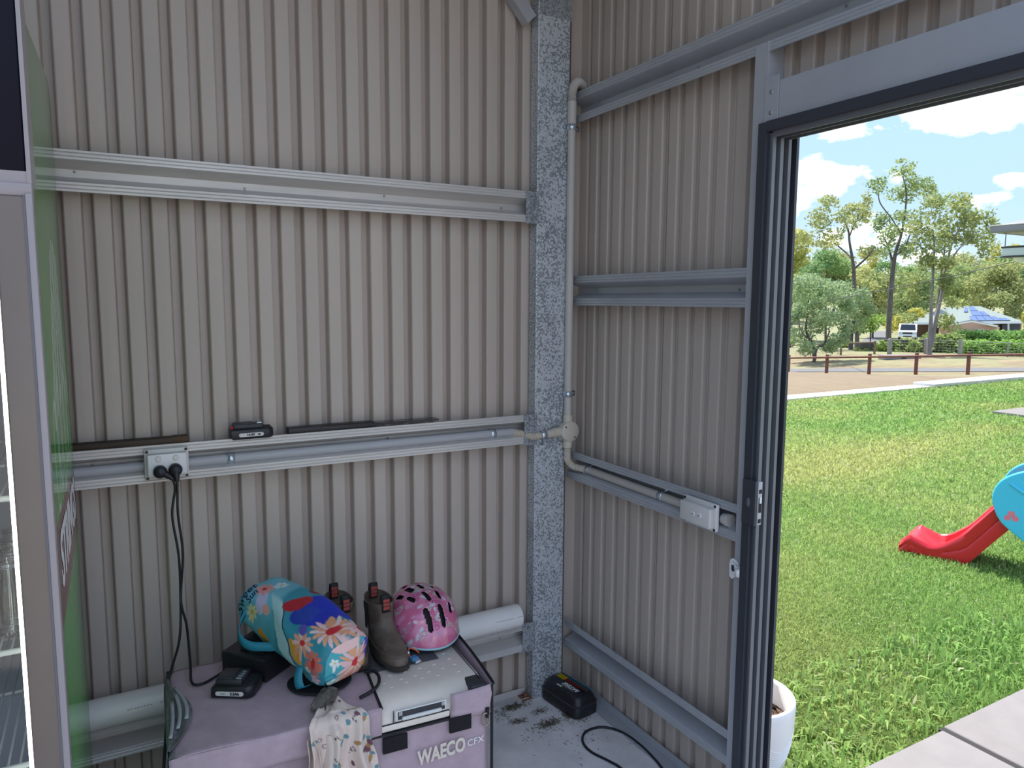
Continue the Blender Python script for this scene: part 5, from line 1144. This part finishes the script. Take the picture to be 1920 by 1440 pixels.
def tree(name, label, base_px, dep, trunks, blobs, cols, seed, ls=.42, dens=.55, bark='trunk', group=None, droop=.5, split=3):
    g = gpt(base_px, dep); t = thing(name, label, 'tree', g, 0, group); rnd = random.Random(seed)
    for tr in trunks:
        pts = [at(x, y, dep+do) for x, y, r, do in tr]; rr = [r*.56*dep/FPX for x, y, r, do in tr]
        if tr is trunks[0]: pts[0] = Vector((pts[0].x, pts[0].y, min(pts[0].z, g.z-.05)))
        P = smooth(pts, 5); R_ = []
        for i in range(len(pts)-1): R_ += [rr[i]+(rr[i+1]-rr[i])*k/5 for k in range(5)]
        B().tube([p-g for p in P], R_+[rr[-1]], 8).obj('trunk' if tr is trunks[0] else 'branch', bark, t)
    bl = []
    for (x, y, rx, ry) in blobs:
        k0 = rnd.random()
        for j in range(split):
            f = .62 if split > 1 else 1; xx = x+rx*.55*rnd.uniform(-1, 1)*(split > 1); yy_ = y+ry*.55*rnd.uniform(-1, 1)*(split > 1); do = rnd.uniform(-1, 1)*rx*dep/FPX*1.1
            c = at(xx, yy_, dep+do); k = dep/FPX; bl.append((tuple(c), rx*f*k, rx*f*k, ry*f*k, k0))
    leafmesh('crown', t, bl, dens, ls, cols, seed, tuple(g), droop); return t
tree('gum_tree', 'spreading gum tree with a forked dark trunk above the bushy small tree', 1600, 70, [[(1600, 672, 8, 0), (1607, 640, 7.5, 0), (1603, 560, 6, 0), (1601, 512, 6, 0), (1599, 490, 5, 0), (1593, 455, 3.6, 0), (1590, 430, 3, .5), (1578, 405, 2, 1)], [(1600, 505, 4.5, 0), (1612, 495, 3.6, 0), (1628, 480, 3, -1), (1640, 462, 1.5, -1)], [(1598, 485, 3.4, 0), (1582, 470, 2.6, 1), (1560, 452, 1.6, 1)], [(1592, 445, 2.4, 0), (1600, 425, 2, -1), (1612, 400, 1.2, -1)]],
     [(1530, 412, 30, 26), (1498, 436, 28, 16), (1560, 375, 26, 14), (1590, 415, 32, 24), (1548, 450, 34, 20), (1620, 395, 22, 26), (1628, 470, 28, 18), (1518, 452, 22, 14), (1625, 372, 14, 16), (1600, 385, 20, 14)], OLIVE, 1, .33, .42)
tree('gum_tree', 'tallest gum tree with a single dark trunk beside the white ute', 1668, 75, [[(1665, 660, 9, 0), (1667, 600, 8.5, 0), (1671, 540, 8, 0), (1675, 500, 7, 0), (1680, 470, 5.5, 0), (1690, 440, 4, 0), (1697, 400, 3, 0), (1699, 360, 2.6, 0), (1693, 330, 1.6, 0)], [(1674, 495, 5, 0), (1666, 465, 3, 1), (1655, 440, 2, 1)], [(1690, 440, 3, 0), (1672, 410, 2, 0), (1650, 380, 2, 0), (1646, 350, 1.4, 1)], [(1678, 480, 4, 0), (1696, 465, 3, -1), (1706, 440, 2, -1)]],
     [(1690, 320, 26, 16), (1720, 345, 28, 22), (1650, 345, 24, 18), (1690, 365, 30, 22), (1738, 360, 18, 20), (1650, 410, 20, 26), (1672, 440, 28, 22), (1692, 405, 22, 18), (1668, 470, 26, 16), (1692, 475, 20, 24), (1740, 342, 14, 10), (1690, 306, 12, 7)], GREEN, 2, .33, .42)
tree('gum_tree', 'broad multi-trunk gum tree standing in front of the pink garage', 1744, 54, [[(1742, 688, 9, 0), (1743, 650, 8, 0), (1745, 610, 6.5, 0), (1747, 560, 4.5, 0), (1750, 500, 4, 0), (1752, 460, 3, .5), (1748, 430, 2, 1)], [(1746, 650, 7.5, 0), (1755, 600, 6, 0), (1766, 550, 5, 0), (1775, 500, 4, 0), (1784, 460, 3, 0), (1800, 425, 2, -1)], [(1748, 640, 6, 0), (1757, 580, 4.5, .5), (1764, 520, 3.5, .5), (1770, 480, 3, .5), (1772, 440, 2, 1)], [(1775, 505, 3, 0), (1795, 470, 2.5, -1), (1822, 445, 1.6, -1)], [(1750, 500, 3, 0), (1735, 472, 2.4, .5), (1718, 455, 1.4, .5)]],
     [(1745, 385, 34, 22), (1790, 382, 36, 24), (1725, 420, 30, 24), (1770, 420, 36, 26), (1820, 410, 32, 28), (1848, 415, 22, 26), (1735, 455, 34, 26), (1785, 455, 38, 26), (1835, 455, 34, 24), (1850, 470, 18, 18), (1730, 490, 28, 20), (1770, 490, 30, 18), (1716, 520, 22, 26), (1775, 530, 24, 26), (1715, 560, 20, 20), (1790, 570, 22, 18), (1700, 600, 20, 16), (1780, 605, 26, 20)], ((.180, .260, .130), (.36, .37, .12)), 3, .27, .48, 'trunkg')
tree('bushy_tree', 'small bushy pale green tree with a black forked trunk on the verge', 1527, 53, [[(1524, 690, 6, 0), (1528, 665, 5.5, 0), (1524, 645, 4.5, 0), (1515, 630, 4, 0), (1511, 615, 3.5, 0), (1514, 590, 2.5, 0), (1516, 560, 1.5, 0)], [(1528, 663, 4.5, 0), (1534, 650, 4, 0), (1545, 645, 3, 0), (1556, 620, 2, 0)], [(1514, 635, 3, 0), (1503, 622, 2, 0), (1496, 600, 1.2, 0)]],
     [(1530, 530, 40, 24), (1495, 545, 26, 22), (1560, 555, 36, 26), (1520, 570, 42, 26), (1595, 580, 24, 30), (1490, 590, 24, 26), (1540, 605, 40, 26), (1500, 630, 26, 20), (1560, 640, 28, 20), (1520, 655, 26, 14), (1590, 620, 18, 26)], BLUEG, 4, .22, .66, droop=.8)
tree('bushy_tree', 'pale leafy tree with a short black trunk behind the thin rail fence', 1595, 66, [[(1596, 672, 8, 0), (1595, 645, 7.5, 0), (1597, 620, 7, 0), (1604, 590, 4, 0), (1612, 560, 3, 0), (1612, 535, 2, 0)]], [(1610, 545, 26, 24), (1600, 575, 24, 24), (1622, 590, 20, 26), (1598, 610, 22, 16)], BLUEG, 5, .27, .62)
GB = 'trees massed beyond the road and the far house'
for i, (lab, px, dep, tr, bl, cols) in enumerate((
    ('yellow-olive tree showing close against the door jamb', 1480, 92, [[(1484, 640, 4, 0), (1484, 560, 3, 0), (1482, 480, 2, 0)]], [(1484, 440, 26, 22), (1478, 480, 34, 30), (1500, 500, 30, 28), (1480, 540, 40, 30)], YELL),
    ('mid-green tree rising behind the small bushy tree', 1545, 86, [[(1548, 650, 4, 0), (1548, 560, 3, 0), (1550, 500, 2, 0)]], [(1550, 478, 30, 20), (1530, 505, 34, 22), (1575, 510, 34, 24), (1550, 540, 46, 26), (1510, 530, 26, 26)], ((.14, .25, .12), (.25, .34, .11))),
    ('mid-green tree between the two dark gum trunks', 1636, 96, [[(1636, 650, 4, 0), (1636, 590, 3, 0), (1638, 540, 2, 0)]], [(1630, 525, 32, 24), (1650, 550, 36, 28), (1615, 560, 34, 26), (1640, 590, 40, 24), (1660, 530, 26, 22)], OLIVE),
    ('grey-green tree behind the white ute', 1700, 110, [[(1703, 650, 4, 0), (1703, 590, 3, 0), (1703, 545, 2, 0)]], [(1700, 530, 34, 26), (1725, 540, 34, 26), (1690, 565, 36, 26), (1720, 580, 34, 22)], GREEN),
    ('rounded grey-green tree behind the solar-panelled roof ridge', 1795, 125, [[(1795, 640, 4, 0), (1795, 560, 3, 0), (1796, 520, 2, 0)]], [(1790, 520, 36, 26), (1820, 530, 36, 28), (1770, 545, 34, 24), (1800, 560, 44, 26)], GREEN),
    ('tall olive tree behind the middle of the far roof', 1850, 122, [[(1850, 640, 4, 0), (1852, 560, 3, 0), (1852, 515, 2, 0)]], [(1850, 508, 34, 22), (1880, 525, 32, 24), (1830, 540, 34, 24), (1865, 555, 44, 26)], OLIVE),
    ('olive tree behind the verandah end of the far house', 1905, 118, [[(1905, 640, 4, 0), (1903, 560, 3, 0), (1905, 520, 2, 0)]], [(1905, 510, 36, 24), (1930, 530, 34, 30), (1885, 550, 34, 26), (1910, 575, 40, 24)], OLIVE),
    ('bright yellow-green shrub tree between the white ute and pale roof', 1712, 88, [[(1712, 640, 2, 0), (1712, 610, 2, 0), (1712, 592, 1, 0)]], [(1700, 592, 22, 10), (1718, 588, 20, 10), (1690, 606, 26, 14)], YELL),
    ('green garden tree beside the driveway', 1632, 84, [[(1632, 652, 2, 0), (1632, 620, 2, 0), (1634, 600, 1, 0)]], [(1625, 600, 24, 16), (1645, 605, 20, 16), (1610, 615, 18, 14)], ((.20, .33, .08), (.34, .42, .10))),
    ('bright green garden shrub beyond the verandah end of the far house', 1921, 84, [[(1921, 640, 2, 0), (1921, 600, 1.5, 0), (1921, 590, 1, 0)]], [(1922, 592, 9, 16), (1928, 610, 12, 16)], ((.28, .34, .07), (.42, .36, .08))))):
    tree('bush_tree', lab, px, dep, tr, bl, cols, 20+i, .46 if dep > 90 else .38, .75)
# wooded backdrop: copies of two trees further off
srcs = [o for o in bpy.data.objects if o.name.startswith('bush_tree') and o.parent is None][:7]
rnd = random.Random(9); k = 0
for px in range(1380, 2060, 34):
    dep = rnd.uniform(150, 215); sR = srcs[k % 7]; g = gpt(px+rnd.uniform(-10, 10), dep); r = dup(sR, g, rnd.random()*6, 'grey-green tree in the wood far behind the house and road'); sc_ = rnd.uniform(1.15, 1.6); r.scale = (sc_, sc_, sc_*rnd.uniform(.85, 1.1)); r['group'] = GB; k += 1
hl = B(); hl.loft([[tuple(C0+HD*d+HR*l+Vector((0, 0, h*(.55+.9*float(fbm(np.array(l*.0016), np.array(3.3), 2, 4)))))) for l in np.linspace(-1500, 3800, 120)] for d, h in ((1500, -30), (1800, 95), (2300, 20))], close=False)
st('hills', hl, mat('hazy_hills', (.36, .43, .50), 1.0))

# hedges and shrubs
def hedge(label, x0, x1, y0, y1, dep, cols, seed, thickm=1.3, name='hedge', group=None):
    g = gpt((x0+x1)/2, dep); t = thing(name, label, 'hedge' if name == 'hedge' else 'shrub', g, 0, group); k = dep/FPX; bl = []; n = max(2, int((x1-x0)/9)); rn = random.Random(seed)
    for i in range(n):
        x = x0+(x1-x0)*(i+.5)/n; h = (y1-y0)
        for q in (.22, .5, .78): c = at(x+rn.uniform(-3, 3), y0+h*q+rn.uniform(-1.5, 1.5), dep+rn.uniform(-.5, .5)*thickm); bl.append((tuple(c), 8*k, thickm*.6, h*.30*k, rn.random()))
    leafmesh('foliage', t, bl, 1.3, .30, cols, seed, tuple(g), .1); B().box((-(x1-x0)*.46*k, -.3, -.3), ((x1-x0)*.46*k, .3, (y1-y0)*.7*k)).xf(Matrix.Rotation(-YAW, 4, 'Z')).obj('twigs', 'trunk', t); return t
hedge('low clipped green hedge behind the wire mesh fence', 1806, 1980, 640, 673, 60, ((.10, .24, .05), (.30, .46, .10)), 41)
hedge('second clipped green hedge standing higher in front of the garage', 1800, 1980, 621, 645, 68, ((.13, .25, .07), (.26, .40, .12)), 42)
hedge('loose green hedge beneath the white ute', 1652, 1735, 640, 672, 62, ((.15, .26, .07), (.32, .38, .10)), 43)
hedge('green shrub by the forked gum trunk and garage corner', 1735, 1800, 628, 668, 63, ((.17, .26, .10), (.34, .40, .12)), 44, name='shrub')
hedge('small dark green shrub showing close against the door jamb', 1462, 1482, 628, 648, 75, ((.10, .22, .06), (.28, .36, .08)), 45, name='shrub')
hedge('small bright shrub beside the short black trunk', 1570, 1590, 638, 652, 72, ((.22, .32, .06), (.40, .42, .10)), 46, name='shrub')
hedge('yellow-green ground shrub at the end of the wire fence', 1610, 1660, 652, 672, 64, ((.24, .30, .08), (.40, .40, .12)), 47, name='shrub')

# ------------------------------------------------------------------ far house and ute
M['brickpink'] = mat('pink_render', (.52, .33, .26), .8); M['roofpale'] = mat('pale_green_roof', (.21, .245, .215), .5); M['roofw'] = mat('white_roof', (.64, .66, .64), .45); M['solar'] = mat('solar_panel', (.10, .14, .30), .2, 0, .0)
M['glassdark'] = mat('dark_window', (.02, .025, .03), .1); M['brickshade'] = mat('shaded_brick', (.30, .19, .15), .85)  # verandah wall: shade put into a darker copy of the pink colour
ho = thing('far_house', 'pink rendered house with pale roof and solar panels behind the hedges', 'house', gpt(1815, 92)); HO = Vector(ho.location)
def hp(px, py, d): return at(px, py, d)-HO
def quad(name, pts, material, parent, th_=.12):
    b = B(); b.add([tuple(p) for p in pts], [tuple(range(len(pts)))]); o = b.obj(name, material, parent); solidify(o, th_, 0); return o
gz = float(HO.z); 
def down(p): return Vector((p.x, p.y, -.4))
# garage block
w0, w1 = hp(1762, 614, 90), hp(1866, 613, 90); pk = hp(1822, 602, 90)
quad('garage_wall', [down(w0), down(w1), w1, pk, w0], 'brickpink', ho, .3)
w2 = hp(1872, 613, 101); quad('garage_side', [down(w1), down(w2), w2, w1], 'brickpink', ho, .3)
ov = Vector((0, 0, .12)); pkb = hp(1824, 602, 101); w0b = hp(1768, 613, 101)
quad('garage_roof', [hp(1758, 614.5, 89)+ov, pk+ov, pkb+ov, w0b+ov], 'roofpale', ho); quad('garage_roof', [pk+ov, hp(1870, 613.5, 89)+ov, w2+ov, pkb+ov], 'roofpale', ho)
quad('barge_board', [hp(1822, 601, 88.6), hp(1870, 611, 88.6), hp(1870, 613.5, 88.6), hp(1822, 604, 88.6)], 'white', ho, .1); quad('barge_board', [hp(1758, 612, 88.6), hp(1822, 601, 88.6), hp(1822, 604, 88.6), hp(1758, 614.5, 88.6)], 'white', ho, .1)
for x in (1831, 1841):
    wf = quad('window', [hp(x-3.2, 617, 89.6), hp(x+3.2, 617, 89.6), hp(x+3.2, 622, 89.6), hp(x-3.2, 622, 89.6)], 'white', ho, .1); quad('pane', [hp(x-2.6, 617.6, 89.4), hp(x+2.6, 617.6, 89.4), hp(x+2.6, 621.4, 89.4), hp(x-2.6, 621.4, 89.4)], 'glassdark', wf, .05)
# main hip roof with panels
rA, rB = hp(1780, 575, 108), hp(1838, 575, 108); e0, e1 = hp(1690, 606, 100), hp(1919, 604, 100); eb0, eb1 = hp(1716, 600, 118), hp(1900, 600, 118)
mr = quad('main_roof', [e0, e1, rB, rA], 'roofpale', ho); quad('hip_roof', [e1, eb1, rB], 'roofpale', ho); quad('hip_roof', [e0, eb0, rA], 'roofpale', ho); quad('fascia', [hp(1690, 605, 99.7), hp(1919, 602.5, 99.7), hp(1919, 606.5, 99.7), hp(1690, 609, 99.7)], 'white', ho, .15)
def rp(u, v):                               # a point on the front roof slope
    a = e0.lerp(e1, u); c = rA.lerp(rB, u); n_ = (e1-e0).cross(rA-e0).normalized(); n_ = n_ if n_.z > 0 else -n_; return a.lerp(c, v)+n_*.14
def onroof(px, v):
    return rp((px-1690)/229., v)
for (u0, u1, v0, v1) in ((.60, .665, .66, .96), (.665, .73, .66, .96), (.60, .665, .36, .64), (.665, .73, .36, .64), (.735, .80, .36, .62), (.565, .63, .06, .33), (.635, .70, .06, .33), (.705, .77, .06, .33), (.775, .84, .06, .30), (.845, .91, .06, .20), (.50, .56, .60, .9)):
    quad('solar_panel', [rp(u0, v0), rp(u1, v0), rp(u1, v1), rp(u0, v1)], 'solar', ho, .06)
quad('verandah_wall', [down(hp(1862, 612, 103)), down(hp(1915, 612, 103)), hp(1915, 603, 103), hp(1862, 603, 103)], 'brickshade', ho, .2)
quad('wide_window', [hp(1878, 607, 102.6), hp(1912, 607, 102.6), hp(1912, 619, 102.6), hp(1878, 619, 102.6)], 'glassdark', ho, .1)
B().tube([hp(1890.5, 604, 100.4), hp(1890.5, 632, 100.4)], .13, 8).obj('verandah_post', 'white', ho)
quad('house_wall', [down(hp(1700, 612, 104)), down(hp(1765, 612, 104)), hp(1765, 606, 104), hp(1700, 606, 104)], 'brickpink', ho, .2)

ut = thing('white_ute', 'white utility truck parked on the driveway behind the hedge', 'truck', gpt(1700, 80), math.radians(122)); 
wz = at(1700, 637, 80).z-float(ut.location.z)     # wheels stand on the raised driveway
ut.location.z += wz
b = B(); b.prism([(-2.2, .35), (2.1, .35), (2.2, .55), (2.15, .95), (1.2, 1.08), (.55, 1.72), (-.75, 1.74), (-.85, 1.05), (-2.25, 1.02), (-2.25, .5)], 'x', -.86, .86)
b.xf(Matrix.Rotation(0, 4, 'Z')); b.obj('body', 'white', ut)
B().add([(-.74, 1.235, 1.10), (.74, 1.235, 1.10), (.66, .60, 1.70), (-.66, .60, 1.70)], [(0, 1, 2, 3)]).obj('windscreen', 'glassdark', ut)
for s in (-1, 1):
    B().add([(s*.868, .98, 1.10), (s*.868, -.72, 1.10), (s*.868, -.70, 1.62), (s*.868, .52, 1.62)], [(0, 1, 2, 3)]).obj('side_window', 'glassdark', ut)
    B().box((s*.50, 2.12, .72), (s*.82, 2.19, .90), bev=.02).obj('headlight', 'zinc', ut)
    for y in (1.35, -1.45): B().lathe([(.0001, -.11), (.22, -.11), (.36, -.10), (.38, 0), (.36, .10), (.0001, .11)], 20, (s*.78, y, .38), 0, 'x').obj('wheel', 'rubber', ut)
B().box((-.46, 2.13, .70), (.46, 2.20, .88), bev=.01).obj('grille', 'dark', ut); B().box((-.88, 2.10, .38), (.88, 2.30, .58), bev=.03).obj('bumper', 'white', ut); B().box((-.4, 2.27, .40), (.4, 2.31, .52)).obj('bumper_slot', 'dark', ut)
B().box((-.90, -2.3, 1.02), (.90, -.88, 1.20), bev=.02).obj('tray_side', 'white', ut)
portal(((LEFT+FRONT_X)/2, ROOF_Y-.02, 1.55), (math.radians(-90), 0, 0), FRONT_X-LEFT, 3.3)
portal((.06, (DOOR_Y-1.04)/2, 1.05), (0, math.radians(-90), 0), 2.1, 2.4)
